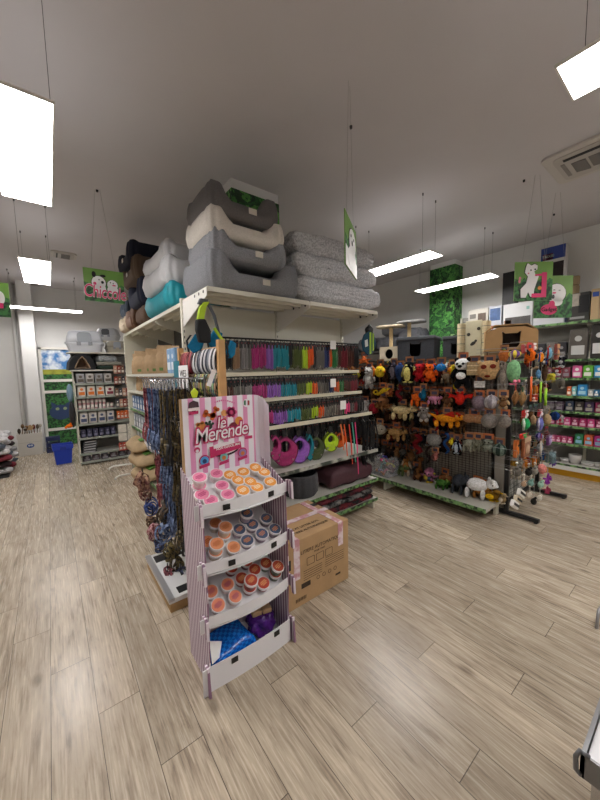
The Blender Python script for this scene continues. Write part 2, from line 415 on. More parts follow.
# header board with its curved right wing
hp = [(.545, 1.73)]+[(.545+(.985-.545)*i/6, 1.732) for i in range(1, 7)]+[(1.01, 1.725), (1.032, 1.70), (1.045, 1.66)]
hb = MB(); n = len(hp); zt0 = 1.463
zts = [zt0]*(n-4)+[zt0-.003, zt0-.008, zt0-.025, zt0-.07]
vs = []
for (x, y), z in zip(hp, zts): vs += [(x, y, 1.0), (x, y, z)]
for (x, y), z in zip(hp, zts): vs += [(x, y+.006, 1.0), (x, y+.006, z)]
fs = []
for i in range(n-1):
    fs += [(2*i, 2*i+1, 2*i+3, 2*i+2), (2*n+2*i, 2*n+2*i+2, 2*n+2*i+3, 2*n+2*i+1), (2*i+1, 2*n+2*i+1, 2*n+2*i+3, 2*i+3)]
fs += [(0, 2*n, 2*n+1, 1), (2*n-2, 2*n-1, 4*n-1, 4*n-2)]
k6 = (n-4)
hb.add(vs, fs); hb.m = [0 if (fi//3) < k6-0 else 1 for fi in range(3*(n-1))]+[2, 1]
HEAD = wb(hb, 'header_board', [PINKS, mat('#e9dfe9', .5), KRAFT], DS)
wb(MB().bb(.535, .545, 1.726, 1.742, .99, 1.462), 'header_edge', KRAFT, DS)
MAG = mat('#c32a63', .5); MAGD = mat('#a81e55', .5)
def H(u, v): q = YP(u, v, 1.73); return q.x, q.z
def flat(name, polys, m, lay=1, th=.0015):
    b = MB()
    for P in polys: b.prism(P, th, (0, 1.7295-.002*lay, 0), (1, 0, 0), (0, 0, 1))
    return wb(b, name, m, DS)
def pc(u, v, rpx, n=18, ry=None): x, z = H(u, v); k = rpx/FPX*1.9; return circ(k, n, x, z, (ry/FPX*1.9) if ry else None)
def bone(u, v, l, a):
    x, z = H(u, v); k = l/FPX*1.9; o = []
    P = [circ(k*.28, 10, x+math.cos(a)*s*k*.5+math.cos(a+PI/2)*t*k*.2, z+math.sin(a)*s*k*.5+math.sin(a+PI/2)*t*k*.2) for s in (-1, 1) for t in (-1, 1)]
    ca, sa = math.cos(a), math.sin(a)
    P.append([(x+ca*p*k*.5-sa*q*k*.18, z+sa*p*k*.5+ca*q*k*.18) for p, q in ((-1, -1), (1, -1), (1, 1), (-1, 1))])
    return P
flat('bone_print', bone(209, 415, 8, -.45)+bone(214.5, 412, 7, 1.0), mat('#d9632a', .6), 1)
flat('cookie_print', [pc(201, 427, 4.5)]+[pc(201+4.3*math.cos(t), 427+4.3*math.sin(t), 1.8, 8) for t in (.2, 1.4, 2.6, 3.8, 5)], mat('#e08a45', .6), 1)
flat('paw_print', [pc(209, 426, 3.2), pc(206, 423, 1.4, 8), pc(209.5, 422, 1.4, 8), pc(212.5, 423.5, 1.4, 8)], mat('#2c4634', .6), 1)
flat('flower_print', [pc(231, 412, 4.2)]+[pc(231+3.8*math.cos(t), 412+3.8*math.sin(t), 2.1, 8) for t in (0, 1.05, 2.1, 3.14, 4.2, 5.2)], mat('#d8487f', .6), 1)
flat('star_cookie_print', [pc(224, 413, 3.4, 7), pc(225, 418, 1, 6)], mat('#df9a5c', .6), 1)
flat('berry_cookie_print', [pc(233, 427, 4.8), pc(228.5, 430, 2.5)], mat('#7c2236', .6), 1)
flat('orange_cookie_print', [pc(238.5, 420.5, 4.2)], mat('#e0903f', .6), 2)
flat('plate_print', [pc(224.5, 449.5, 15.5, 28, 6.5)], mat('#2d2027', .5), 1)
flat('cream_print', [pc(224, 448, 15.5, 28, 6.0)], mat('#f3ecef', .5), 1.5)
b0 = [H(213, 449), H(240, 441), H(241, 447.5), H(214, 456.5)]; b1 = [H(209, 447), H(213, 446), H(214, 457), H(210, 458)]
flat('banner_print', [b0, b1], MAG, 2.5)
SZ = 1.12
def ht(body, u, v, u2, v2, size, m, lay, bold=0, **k):
    x, z = H(u, v); x2, z2 = H(u2, v2); A = Vector((x2-x, 0, z2-z)).normalized(); B = Vector((-A.z, 0, A.x))
    return wtext(body, size, m, DS, ((x+x2)/2, 1.7295-.002*lay-.001, (z+z2)/2), A, B, th=.0008, bold=bold, **k)
for bd, m_, ly in ((.009, MAG, 3), (.0003, mat('#f6eef2', .5), 4)):
    ht('Merende', 197, 437, 244, 428, .118, m_, ly, bold=bd, shear=.2, space=.9, xs=.84)
    ht('le', 216, 423.5, 225, 422.0, .092, m_, ly, bold=bd, shear=.2, xs=.85)
ht('NON CUOCE, MAI', 214.5, 449.5, 240, 443, .018, PAPER, 3.5, bold=.0004)
for (u, v, c) in ((204.3, 461, '#4ea0d8'), (223.7, 457.5, '#7fc0bc'), (242.3, 453, '#9a7fb0')):
    flat('badge_ring', [pc(u, v-.8, 5.2)], MAG, 1); flat('badge', [pc(u, v-.3, 4.3)], mat(c, .5), 1.5)
    flat('badge_picture', [pc(u, v, 2.2, 8)], mat('#d77b3a' if c != '#4ea0d8' else '#233d6e', .6), 2)
    x, z = H(u, v+4.5); flat('badge_ribbon', [[(x-.03, z-.014), (x+.03, z-.004), (x+.03, z+.014), (x-.03, z+.004)]], MAG, 2.5)
flat('flag_badge', [pc(246.3, 403, 4.2)], mat('#efe9ee', .5), 1); flat('flag_green', [[H(243.6, 400.5), H(245.4, 400.2), H(245.4, 405.2), H(243.6, 405)]], mat('#2f6b4a', .5), 1.5)
flat('flag_red', [[H(247.2, 400.2), H(249, 400.5), H(249, 405), H(247.2, 405.2)]], mat('#a53038', .5), 1.5)
flat('corner_logo', [[H(189, 403), H(193, 400.5), H(198, 402), H(199, 408), H(194, 412), H(188, 410)]], mat('#4a2f38', .6), 1)
flat('logo_band', [[H(187.5, 408.5), H(199, 407), H(199, 410), H(187.5, 411.5)]], mat('#efdfe0', .5), 2); flat('logo_ribbon', [[H(189, 412), H(198, 410.5), H(198, 413.5), H(189, 415)]], MAG, 2)
flat('hook_print', [pc(197, 450, 2.8, 12)], MAG, 1); flat('hook_inner_print', [pc(197, 451, 1.6, 10)], mat('#f3eef3', .5), 1.5)
flat('pink_flag_print', [[H(245, 436), H(252, 435.2), H(252, 438), H(245, 439)]], MAG, 1)
flat('arch_print', [pc(215+i*2.1, 402.5-2.2*math.sin((i+.5)/9*PI), .9, 6) for i in range(10)], mat('#e07fb0', .5), 1)

# trays
def tray(zs, h, floorz, slope, tagu, bow=.035, bottom=False):
    F_ = MB(); ns = 12; y0 = 1.462; vs = []
    pts = []
    for i in range(ns+1):
        t = i/ns; x = .522+(1.022-.522)*t; pts.append((x, y0-bow*math.sin(PI*t)))
    for i in range(ns):
        (xa, ya), (xb, yb) = pts[i], pts[i+1]
        F_.add([(xa, ya, zs), (xb, yb, zs), (xb, yb, zs+h), (xa, ya, zs+h), (xa, ya+.004, zs), (xb, yb+.004, zs), (xb, yb+.004, zs+h), (xa, ya+.004, zs+h)],
               [(0, 1, 2, 3), (4, 7, 6, 5), (3, 2, 6, 7), (0, 4, 5, 1)])
    root = wb(F_, 'tray_front', CARDW, DS)
    fl = MB(); px_ = [(min(max(x, .538), 1.013), y) for x, y in pts]; vs = [(x, y+.003, floorz) for x, y in px_]+[(x, 1.75, floorz+slope*.28) for x, y in px_]
    n_ = ns+1; lo = [(a, b_, c-.004) for a, b_, c in vs]
    fl.add(vs+lo, [(i, i+1, n_+i+1, n_+i) for i in range(ns)]+[(2*n_+i, 3*n_+i, 3*n_+i+1, 2*n_+i+1) for i in range(ns)]+[(i, 2*n_+i, 2*n_+i+1, i+1) for i in range(ns)])
    wb(fl, 'tray_floor', CARDW, DS)
    for x, s in ((.508, -1), (1.03, 1)):
        wb(MB().prism([(1.40+.0, zs-.035), (1.425, zs-.035), (1.432, zs-.0), (1.47, zs-.002), (1.47, zs+h+.004), (1.425, zs+h+.012), (1.405, zs+h)] if not bottom else [(1.41, .0), (1.46, .0), (1.47, zs+h+.004), (1.425, zs+h+.012)], .012 if s > 0 else .012, (x, .02, 0), (0, 1, 0), (0, 0, 1)), 'tray_tab', MAUVE, DS)
        wb(MB().bb(min(x, x+s*.02), max(x, x+s*.02), 1.452, 1.456, zs-.01 if not bottom else 0, zs+h+.006), 'tray_ear', CARDW, DS)
    for t in tagu:
        x = .522+.5*t; y = y0-bow*math.sin(PI*t)-.003
        a = math.atan2(-bow*PI*math.cos(PI*t), .5)
        wb(MB().box((x, y, zs+h*.45 if not bottom else zs+h*.8), (.036, .004, .028), rotz(a)), 'price_clip', BLACK, DS)
tray(.915, .058, .905, .5, (.24, .76))
tray(.622, .058, .612, .5, (.27, .78))
tray(.345, .055, .336, .5, ())
tray(.0, .135, .02, .0, (.27, .80), bow=.014, bottom=True)

# ---- tubs ----
TUBW = mat('#efe6e4', .35, alpha=.8)
def tub_proto(fill, lidc, lab, mark, h=.056, full=1.0):
    r = empty('treat_tub')
    MB().lathe([(.027, 0), (.0275, .001), (.0335, h-.012), (.0345, h-.010)], n=18).build('cup', mat(fill, .5, noise=.12, scale=90), r, smooth=True)
    lm = mat('#f6efef', .3); MB().lathe([(.0345, h-.014), (.0392, h-.013), (.0396, h-.002), (.038, h), (.0358, h), (.035, h-.0015)], n=20).build('lid', lm, r)
    lid_ = r.children[-1]; MB().lathe([(.0335, h-.001), (.0335, h+.0006)], n=20).build('lid_label', mat(lab, .5), lid_)
    g = MB()
    for i, (a, ww) in enumerate(((-.009, .030), (0, .044), (.009, .036))):
        g.box(tuple(rotz(.3) @ Vector((0, a, h+.0012))), (ww, .0052, .001), rotz(.3))
    g.build('label_lettering', mat(mark, .5), lid_)
    return r
KINDS = {
 'pink': ('#f0dfdf', '', '#ef8fb0', '#c84a7e', 'pink lidded treat tub'),
 'orange': ('#efe2d6', '', '#f0a043', '#fbe6c4', 'orange lidded treat tub'),
 'peach': ('#e9d9c4', '', '#efa070', '#c0632a', 'cream tub of treats with peach label'),
 'blue': ('#a795a3', '', '#4a5a78', '#d58a5a', 'tub of treats with slate blue label'),
 'red': ('#8c4a4c', '', '#b8432e', '#e6a36a', 'tub of treats with red label'),
 'green': ('#5d6b58', '', '#b4482e', '#e6a36a', 'dark green treat tub with red label'),
 'rose': ('#e6cfc8', '', '#ee9470', '#a8386a', 'pale tub of treats with salmon label')}
PROT = {}
TILT = math.atan(.5)
def put_tub(kind, u, v, zf, label, stack=0):
    # lids lie on a plane leaning towards the viewer; find where this lid sits on it
    d = _ray(u, v); up = .0565/math.cos(TILT) if stack else 0
    t = (zf+up-1.49*.5-CAM_H)/(d.z-.5*d.y); q = Vector((0, 0, CAM_H))+d*t
    nrm = Vector((0, -math.sin(TILT), math.cos(TILT))); o = q-nrm*.056; K = KINDS[kind]
    if kind not in PROT:
        r = PROT[kind] = tub_proto(K[0], K[1], K[2], K[3]); r.location = o; r.rotation_euler = (TILT, 0, 0)
        tag(r, label, 'treat tub', 'treat tubs on the display')
    else: r = dup(PROT[kind], o, None, label, 'treat tubs on the display', rot=(TILT+random.uniform(-.04, .04), random.uniform(-.04, .04), random.uniform(-.15, .15)))
    if stack:
        dup(PROT[kind], o-nrm*.0572, None, 'lower '+K[4].replace('tub of treats', 'tub')+', beneath the '+label.split(', ')[-1], 'treat tubs on the display', rot=(TILT, 0, .1))
rows = [
 ('pink', 211, 500, 1.49, 'front left of the top tray'), ('pink', 228, 494, 1.50, 'second from left in the front row of the top tray'),
 ('orange', 243, 490, 1.50, 'middle of the front row on the top tray'), ('orange', 257.5, 487, 1.50, 'second from right in front on the top tray'), ('orange', 271, 481.5, 1.50, 'rightmost on the top tray'),
 ('pink', 203, 494, 1.57, 'left edge of the top tray behind the front pink tub'), ('pink', 222.5, 485, 1.57, 'in the middle row of the top tray'), ('orange', 250, 481.5, 1.59, 'half hidden in the centre of the top tray'),
 ('orange', 237.7, 480, 1.57, 'in the middle row left of centre on the top tray'), ('orange', 264.5, 472, 1.58, 'in the second row at the right of the top tray'),
 ('pink', 200.3, 477, 1.60, 'raised at the back left of the top tray', 1), ('pink', 216.7, 473, 1.655, 'back row under the header picture'),
 ('orange', 230, 474.5, 1.655, 'leftmost orange of the back row on the top tray'), ('orange', 244, 471.5, 1.66, 'middle orange of the back row on the top tray'), ('orange', 255.6, 467, 1.67, 'rightmost of the back row on the top tray'),
 ('blue', 247, 512.6, 1.68, 'farthest back on tray two', 1), ('blue', 266.7, 517.8, 1.64, 'back right of the second tray'), ('blue', 252.6, 523.8, 1.6, 'centre of the second tray'),
 ('blue', 274.7, 528.6, 1.55, 'right end of the second tray'), ('blue', 239, 529, 1.61, 'left of the blue ones on the second tray'), ('blue', 262, 533.6, 1.53, 'front right of the second tray'),
 ('blue', 248, 540, 1.515, 'front centre of the second tray'), ('peach', 215.8, 522.8, 1.68, 'back left of the second tray'), ('peach', 225.5, 526.4, 1.59, 'raised at left of tray two', 1),
 ('peach', 207, 541, 1.585, 'left edge of the second tray'), ('peach', 217, 543.3, 1.5, 'raised in front on tray two', 1), ('peach', 233.5, 546.6, 1.5, 'front of the second tray beside the tall stack'),
 ('red', 232, 567, 1.69, 'back left of the third tray'), ('red', 247, 560.7, 1.69, 'back centre of the third tray'), ('green', 266, 562.8, 1.63, 'back right of the third tray'),
 ('green', 277.5, 566, 1.52, 'raised at right of tray three', 1), ('red', 254.8, 569.3, 1.605, 'centre of the third tray'), ('red', 242.4, 578, 1.59, 'left of centre on the third tray'),
 ('red', 251.5, 580, 1.505, 'raised in front on tray three', 1), ('red', 264, 582.8, 1.515, 'front right of the third tray'), ('rose', 227.7, 584, 1.565, 'in the second row of the third tray'),
 ('rose', 211.5, 590.6, 1.6, 'left edge of the third tray'), ('rose', 234.8, 596.4, 1.495, 'front of tray three, centre left'), ('rose', 218.4, 604.4, 1.49, 'front left corner of the third tray')]
for rr in rows:
    k, u, v, y, lb = rr[:5]; base = .974 if v < 503 else (.682 if v < 550 else .405)
    put_tub(k, u, v, base, KINDS[k][4]+', '+lb, 1 if len(rr) > 5 else 0)
# packets in the bottom tray
bp = empty('treat_packet', (.695, 1.615, .022), .12, 'glossy bright blue chequered packet lying in the bottom tray', 'packet')
BLU = mat('#1c86ea', .25, col2='#0f5cc4', scale=55, kind='check')
m_ = MB(); nx, ny = 14, 12; vs = []; fs = []
for j in range(ny+1):
    for i in range(nx+1):
        a, b_ = i/nx, j/ny; e = min(a, 1-a, b_, 1-b_); hh = .012+.075*(1-math.exp(-e*14))+.004*math.sin(9*a+5*b_)
        vs.append(((a-.5)*.29, (b_-.5)*.24, hh+ (b_)*.02))
nb_ = len(vs); vs = [(x*.95, y*.92, z) for x, y, z in vs]; vs += [(x, y, .0) for x, y, z in vs]
for j in range(ny):
    for i in range(nx):
        q = j*(nx+1)+i; fs += [(q, q+1, q+nx+2, q+nx+1), (nb_+q, nb_+q+nx+1, nb_+q+nx+2, nb_+q+1)]
bd = [i for i in range(nx+1)]+[(j*(nx+1)+nx) for j in range(1, ny+1)]+[ny*(nx+1)+i for i in range(nx-1, -1, -1)]+[j*(nx+1) for j in range(ny-1, 0, -1)]
for a, b_ in zip(bd, bd[1:]+bd[:1]): fs.append((a, nb_+a, nb_+b_, b_))
m_.add(vs, fs).build('pouch', BLU, bp, smooth=True)
MB().bb(-.125, .125, -.12, -.105, .02, .026).build('seal', mat('#2f8ade', .2), bp)
pp = empty('treat_packet', (.915, 1.625, .024), -.25, 'crinkled purple plastic bag with a beige block on top at right of the bottom tray', 'packet')
m2 = MB().ell((0, 0, .065), (.1, .11, .075), n=30, k=18, fn=lambda p: Vector((max(-.075, min(.075, p.x))*(1+.10*math.sin(70*p.y+90*p.z)), max(-.085, min(.085, p.y))*(1+.08*math.sin(80*p.x+60*p.z)), max(-.065, min(.06, p.z))+.006*math.sin(90*p.x+70*p.y))))
m2.build('bag', mat('#5a2a86', .2, noise=.35, scale=30, bump=.5, bscale=60), pp)
MB().bb(-.06, .0, -.05, .08, .125, .155).bb(.005, .062, -.05, .08, .125, .153).build('biscuit_block', mat('#c9a27c', .7), pp, bevel=.006)
tag(MB().prism([(0, 0), (.05, .0), (.085, .055), (.01, .1)], .002, (.545, 1.475, .13), (.9, .3, 0), (0, .45, .89)).build('price_card', PAPER), 'folded white price card leaning at the left of the bottom tray', 'card')

# ================= CARDBOARD BOX =================
BX = empty('cardboard_box', (1.42, 1.87, 0), 0, 'big brown cardboard carton sealed with printed tape beside the display', 'box')
wb(MB().bb(1.11, 1.71, 1.64, 2.12, 0.001, .475), 'carton', KRAFT, BX, bevel=.006)
TAPE = mat('#e3d3d6', .3, col2='#c58c95', scale=18)
wb(MB().bb(1.108, 1.712, 1.86, 1.91, .476, .478), 'top_tape', TAPE, BX)
for x in (1.19, 1.60): wb(MB().bb(x, x+.05, 1.638, 2.1, .4765, .4785).bb(x, x+.05, 1.6375, 1.6395, .30 if x > 1.5 else .20, .478), 'edge_tape', TAPE, BX)
INK = mat('#3b2d20', .8)
def bt(s_, sz, x, z, **k): return wtext(s_, sz, INK, BX, (x, 1.639, z), (1, 0, 0), (0, 0, 1), th=.0006, **k)
bt('LITIERE AUTOMATIQUE', .036, 1.44, .375, name='carton_title')
bt('POUR CHAT', .018, 1.42, .345, name='carton_subtitle')
for i in range(2): wtext('CAT LITTER BOX' if i else 'LITIERE AUTOMATIQUE', .032, INK, BX, (1.40, 1.72+.05*i, .4775), (1, 0, 0), (0, 1, 0), th=.0006, name='carton_top_print')
g = MB()
for k in range(3): g.ringp(rrect(.07, .055, .006, 1.335+.085*k, .295), rrect(.064, .049, .005, 1.335+.085*k, .295), .001, (0, 1.6385, 0))
g.build('pictogram_frame', INK, BX, loc=-BX.location)
g = MB()
for i in range(5):
    g.bb(1.27, 1.44, 1.6385, 1.6395, .235-.016*i, .238-.016*i).bb(1.47, 1.66, 1.6385, 1.6395, .255-.016*i, .258-.016*i)
for i in range(12): g.bb(1.20+i*.008, 1.204+i*.008-(i % 3)*.001, 1.6385, 1.6395, .04, .065)
wb(g, 'small_print', INK, BX)
g = MB()
for k in range(4): g.ringp(circ(.015, 12, 1.40+.055*k, .145), circ(.012, 12, 1.40+.055*k, .145), .001, (0, 1.6385, 0))
g.bb(1.25, 1.33, 1.6385, 1.6395, .12, .155).bb(1.57, 1.62, 1.6385, 1.6395, .08, .095)
wb(g, 'symbols', INK, BX)
wb(MB().bb(1.125, 1.165, 1.6375, 1.639, .29, .36).bb(1.65, 1.70, 1.98, 2.03, .476, .4775), 'black_label', BLACK, BX)

# ================= END RACK (front) =================
ER = empty('gondola_rack', (1.92, 2.6, 0), 0, 'tall cream metal shop rack end holding rows of leads, harnesses and pet beds', 'shelf rack')
SH = mat('#d8d4c4', .4); SLOT = DARK
def post(x, y, z0, z1, root, s=.032, face='y'):
    b = MB().bb(x-s/2, x+s/2, y-s/2, y+s/2, z0, z1); z = z0+.05
    while z < z1-.03:
        if face == 'y': b.bb(x-.004, x+.004, y-s/2-.001, y-s/2+.001, z, z+.022, mi=1)
        else: b.bb(x-s/2-.001, x-s/2+.001, y-.004, y+.004, z, z+.022, mi=1)
        z += .05
    return wb(b, 'upright', [SH, SLOT], root)
for x in (.95, 1.92, 2.88): post(x, 2.85, 0, 2.24, ER)
for x0_, x1_ in ((.966, 1.904), (1.936, 2.864)):
    wb(MB().bb(x0_, x1_, 2.852, 2.862, .12, 2.2), 'back_panel', SH, ER)
    b = MB().bb(x0_-.01, x1_+.01, 2.30, 2.85, 2.222, 2.23)
    for yy in (2.30, 2.42, 2.56, 2.70): b.bb(x0_-.01, x1_+.01, yy, yy+.02, 2.195, 2.222)
    wb(b, 'top_shelf', SH, ER)
for x in (.95, 1.92, 2.88):
    b = MB().prism([(2.835, 2.0), (2.30, 2.165), (2.30, 2.222), (2.835, 2.222)], .006, (x-.003, 0, 0), (0, 1, 0), (0, 0, 1))
    for yy in (2.36, 2.45, 2.54): b.prism(circ(.012, 10, yy, 2.20-.0), .009, (x-.0045, 0, 0), (0, 1, 0), (0, 0, 1), mi=1)
    wb(b, 'bracket', [WHITE, SLOT], ER)
for z, y in ((1.585, 2.56), (1.345, 2.52), (1.11, 2.37)):
    wb(MB().bb(1.02, 2.86, y-.012, y+.002, z-.022, z+.012), 'price_rail', mat('#d9d2bb', .5), ER)
    b = MB()
    for x in (1.03, 1.90, 2.85): b.tube([(x, y, z-.005), (x, 2.84, z-.005)], .005, 6)
    wb(b, 'rail_arm', WIRE, ER)
for z in (1.898, 1.56, 1.315, 1.085): wb(MB().tube([(.99, 2.60, z), (2.87, 2.60, z)], .008, 8), 'hang_bar', BLACK, ER)
for z, nm in ((.70, 'shelf'), (.36, 'shelf'), (.13, 'base_shelf')):
    sh_ = wb(MB().bb(.96, 2.88, 2.30, 2.85, z-.03, z), nm, mat('#cfccc4', .35), ER)
    wb(MB().bb(.96, 2.88, 2.292, 2.299, z-.03, z+.004), 'price_strip', STRIP if z < .6 else mat('#b9b9b0', .3, col2='#39433a', scale=9), sh_)
for x in (.96, 1.92, 2.86): wb(MB().bb(x-.015, x+.015, 2.33, 2.85, .0, .10), 'foot', SH, ER)
b = MB()
for i in range(46): b.tube([(1.2+i*.037, 2.58, .695), (1.2+i*.037, 2.31, .702)], .001, 4)

# ---- pet beds ----
def bed(name, W_, D_, Hh, dip, m, cushm, loc, rz, label, peak=.06, bulge=.025, lip=.09, open_front=True, ee=.30, n=96, tagc=True, group=None, sag=.0):
    r = empty(name, loc, rz, label, 'pet bed', group)
    K = MB(); prof = []; ring = []
    def P(t, off):    # rounded rectangle
        R_ = .10; w2, d2 = W_/2, D_/2; pts = []
        a = 2*PI*t; c, s_ = math.cos(a), math.sin(a); e = ee
        x = math.copysign(abs(c)**e, c)*w2; y = math.copysign(abs(s_)**e, s_)*d2
        k = 1-off/max(w2, d2)/1.0
        return x*(1-off/w2), y*(1-off/d2)
    secs = [(.02, 0), (-.3*bulge, .15), (-bulge*.8, .45), (-bulge*.5, .75), (.0, .93), (lip*.35, 1.0), (lip*.7, .96), (lip, .8), (lip*1.0, .45), (lip*.9, .25)]
    vs = []
    for i in range(n):
        t = i/n; x, y = P(t, 0)
        h = Hh
        if open_front and y < -D_*.3:
            u_ = abs(x)/(W_/2); h -= dip*max(0, min(1, (0.72-u_)/.25))
        cor = max(0, (abs(x)/(W_/2)+abs(y)/(D_/2)-1.6)/.4); h += peak*cor
        h -= sag*max(0, math.sin(5*t*PI))*.3
        wr = .004*math.sin(11*t*PI*2)+.003*math.sin(17*t*2*PI+1)
        for off, f_ in secs:
            px_, py_ = P(t, off+wr*(0 < f_ < 1)); vs.append((px_, py_, h*f_))
    k = len(secs); fs = [(i*k+j, ((i+1) % n)*k+j, ((i+1) % n)*k+j+1, i*k+j+1) for i in range(n) for j in range(k-1)]
    fs.append(tuple(i*k for i in range(n))[::-1])
    K.add(vs, fs).build('bolster', m, r, smooth=True)
    cu = MB(); vs = []; fs = []; nn = 48
    for j, (sc, z) in enumerate(((1, .25), (.92, .36), (.6, .40), (.3, .41))):
        for i in range(nn): px_, py_ = P(i/nn, lip*.85); vs.append((px_*sc, py_*sc, Hh*z))
    for j in range(3): fs += [(j*nn+i, j*nn+(i+1) % nn, (j+1)*nn+(i+1) % nn, (j+1)*nn+i) for i in range(nn)]
    fs += [tuple(3*nn+i for i in range(nn)), tuple(range(nn))[::-1]]
    cu.add(vs, fs).build('cushion', cushm, r, smooth=True)
    if tagc: MB().box((W_*.06, -D_/2-bulge*.85-.002, (Hh-dip)*.62), (.07, .004, .045)).build('label_patch', mat('#d8d2c6', .6), r)
    return r
GREY = mat('#86878c', .95, noise=.18, scale=120, bump=.4, bscale=300); GREY2 = mat('#909196', .95, noise=.2, scale=120, bump=.4, bscale=300)
DGREY = mat('#6c6969', .95, noise=.12, scale=110, bump=.3, bscale=300); BEI = mat('#d8d1c8', .95, noise=.08, scale=90, bump=.3, bscale=250)
bed('pet_bed', .84, .60, .27, .13, GREY, GREY, (1.40, 2.60, 2.232), 0, 'large mid grey pet bed at the bottom of the left stack on the rack', lip=.12)
bed('pet_bed', .68, .52, .21, .09, GREY2, GREY2, (1.36, 2.58, 2.46), 0, 'grey pet bed second from the bottom of the stack', lip=.1)
bed('pet_bed', .68, .52, .21, .09, BEI, mat('#2b2a2c', .9), (1.35, 2.59, 2.62), 0, 'beige pet bed with dark inside, between two grey ones', lip=.1)
bed('pet_bed', .61, .50, .23, .10, DGREY, DGREY, (1.33, 2.59, 2.78), 0, 'dark taupe grey pet bed on top of the stack under the ceiling', lip=.09)
# fluffy cushions
def fluffy(W_, D_, Hh, loc, rz, label, m, amp=.012, seed=1, name='pet_cushion', group=None, seamc=None):
    rnd = random.Random(seed); r = empty(name, loc, rz, label, 'pet cushion', group)
    nx, ny, nz = 64, 46, 12; bm = bmesh.new(); bmesh.ops.create_cube(bm, size=1); bmesh.ops.subdivide_edges(bm, edges=bm.edges, cuts=22, use_grid_fill=True)
    for v in bm.verts:
        x, y, z = v.co*2
        ex = (1-x*x*x*x)*(1-y*y*y*y)
        k = .62+.38*max(0, ex)**.35
        edge = (1-z*z)
        rx = 1-.06*(1-edge**.5); q = Vector((x*W_/2*rx*(1-.04*abs(y)**6), y*D_/2*rx*(1-.04*abs(x)**6), (z*.5*k+.5)*Hh))
        q += Vector((rnd.uniform(-1, 1), rnd.uniform(-1, 1), rnd.uniform(-1, 1)))*amp*.5
        q.z += .012*math.sin(7*x+seed)*math.sin(6*y)
        q.z = max(q.z, 0)
        v.co = q
    me = bpy.data.meshes.new('cover'); bm.to_mesh(me); bm.free(); me.materials.append(m)
    me.polygons.foreach_set('use_smooth', [True]*len(me.polygons))
    o = bpy.data.objects.new('cover', me); C.objects.link(o); o.parent = r
    return r
FL = mat('#b2b3b7', 1, col2='#d4d4d7', scale=60, bump=.7, bscale=120, spec=.1)
fluffy(1.19, .60, .25, (2.38, 2.61, 2.235), 0, 'long pile grey fluffy cushion at the bottom of the right stack', FL, .013, 1)
fluffy(1.15, .60, .235, (2.35, 2.62, 2.455), .01, 'speckled grey fluffy cushion in the middle of the right stack', FL, .013, 2)
fluffy(1.10, .58, .215, (2.34, 2.62, 2.665), -.02, 'grey fluffy cushion on top of the right stack', FL, .013, 3)

# ---- leads, collars on the end rack ----
def lead_proto(col, L_, wide=.03, name='dog_lead', loops=3, head=.085):
    r = empty(name); m = mat(col, .65, noise=.12, scale=90)
    b = MB()
    for i in range(loops):
        x = (i-(loops-1)/2)*wide/loops*1.1; l = L_*(1-.05*abs(i-1)); y0_ = -.006*i
        b.strap([(x, y0_, -head*.6), (x+.002, y0_-.01, -head-l*.4), (x-.001, y0_-.006, -head-l)], wide/loops*.95, .006, (1, .3, 0))
    b.build('webbing', m, r)
    MB().bb(-wide*.5, wide*.5, -.012, .012, -head, -.02).tube([(0, 0, .0), (.008, 0, -.012), (0, 0, -.024)], .003, 5).build('black_header', BLACK, r)
    MB().bb(-.004, .004, -.0135, -.012, -.045, -.034).build('red_mark', mat('#7e2c2c', .5), r)
    return r
LP = {}
CN = {'tan': '#9c7c5c', 'grey': '#8a8684', 'black': '#1b1b1d', 'magenta': '#b5357c', 'purple': '#9a66c0', 'teal': '#1f8f9f', 'olive': '#55622f', 'lime': '#b7d52a', 'orange': '#e8642a', 'silver': '#6f6c66',
      'navy': '#2c3c70', 'green': '#2f7a43', 'brown': '#55322a', 'dark red': '#7c2430', 'red': '#a52c34', 'pink': '#e84a86', 'white': '#d8d4d0', 'mint': '#43b096', 'patterned': '#7a6a66'}
def lead(col, x, y, z, L_, row, rackname='the end rack', kind='dog_lead', loops=3, wide=.03, rz=0, cat='dog lead'):
    key = (col, L_, kind, loops, wide); lb = '%s %s hanging in the %s row of %s' % (col, 'dog lead' if kind == 'dog_lead' else kind.replace('_', ' '), row, rackname)
    gp = '%s %ss in the %s row' % (col, kind.replace('_', ' '), row)
    if key not in LP:
        r = LP[key] = lead_proto(CN[col], L_, wide, kind, loops); r.location = (x, y, z); r.rotation_euler = (0, 0, rz); tag(r, lb, cat, gp); return r
    r = dup(LP[key], (x, y, z), rz, lb, gp, scale=(random.uniform(.85, 1.25), 1, random.uniform(.88, 1.06))); return r
seq1 = [(224, 'black'), (231, 'tan'), (238, 'grey'), (247, 'silver'), (252, 'magenta'), (264, 'purple'), (273, 'teal'), (281, 'black'), (283, 'teal'), (288.5, 'black'), (290.5, 'olive'), (300, 'lime'), (306, 'orange'), (312, 'black'), (315, 'silver'), (324, 'navy'), (328, 'orange'), (331, 'green'), (335, 'brown'), (340, 'dark red'), (345, 'brown'), (352, 'black')]
def col_at(seq, u):
    c = seq[0][1]
    for uu, cc in seq:
        if u >= uu: c = cc
    return c
def row(seq, ua, ub, v, y, z, L_, name, step=.038, kind='dog_lead', **k):
    xa, xb = YP(ua, v, y).x, YP(ub, v, y).x; n_ = int((xb-xa)/step)
    for i in range(n_+1):
        x = xa+(xb-xa)*i/n_; dpt = Vector((x, y, z))-Vector((0, 0, CAM_H)); u = 300+FPX*dpt.dot(_R)/dpt.dot(_F)
        lead(col_at(seq, u), x, y+random.uniform(-.008, .008), z, L_, name, rz=random.uniform(-.4, .4)-.25, kind=kind, **k)
row(seq1, 226, 356, 360, 2.585, 1.895, .19, 'top')
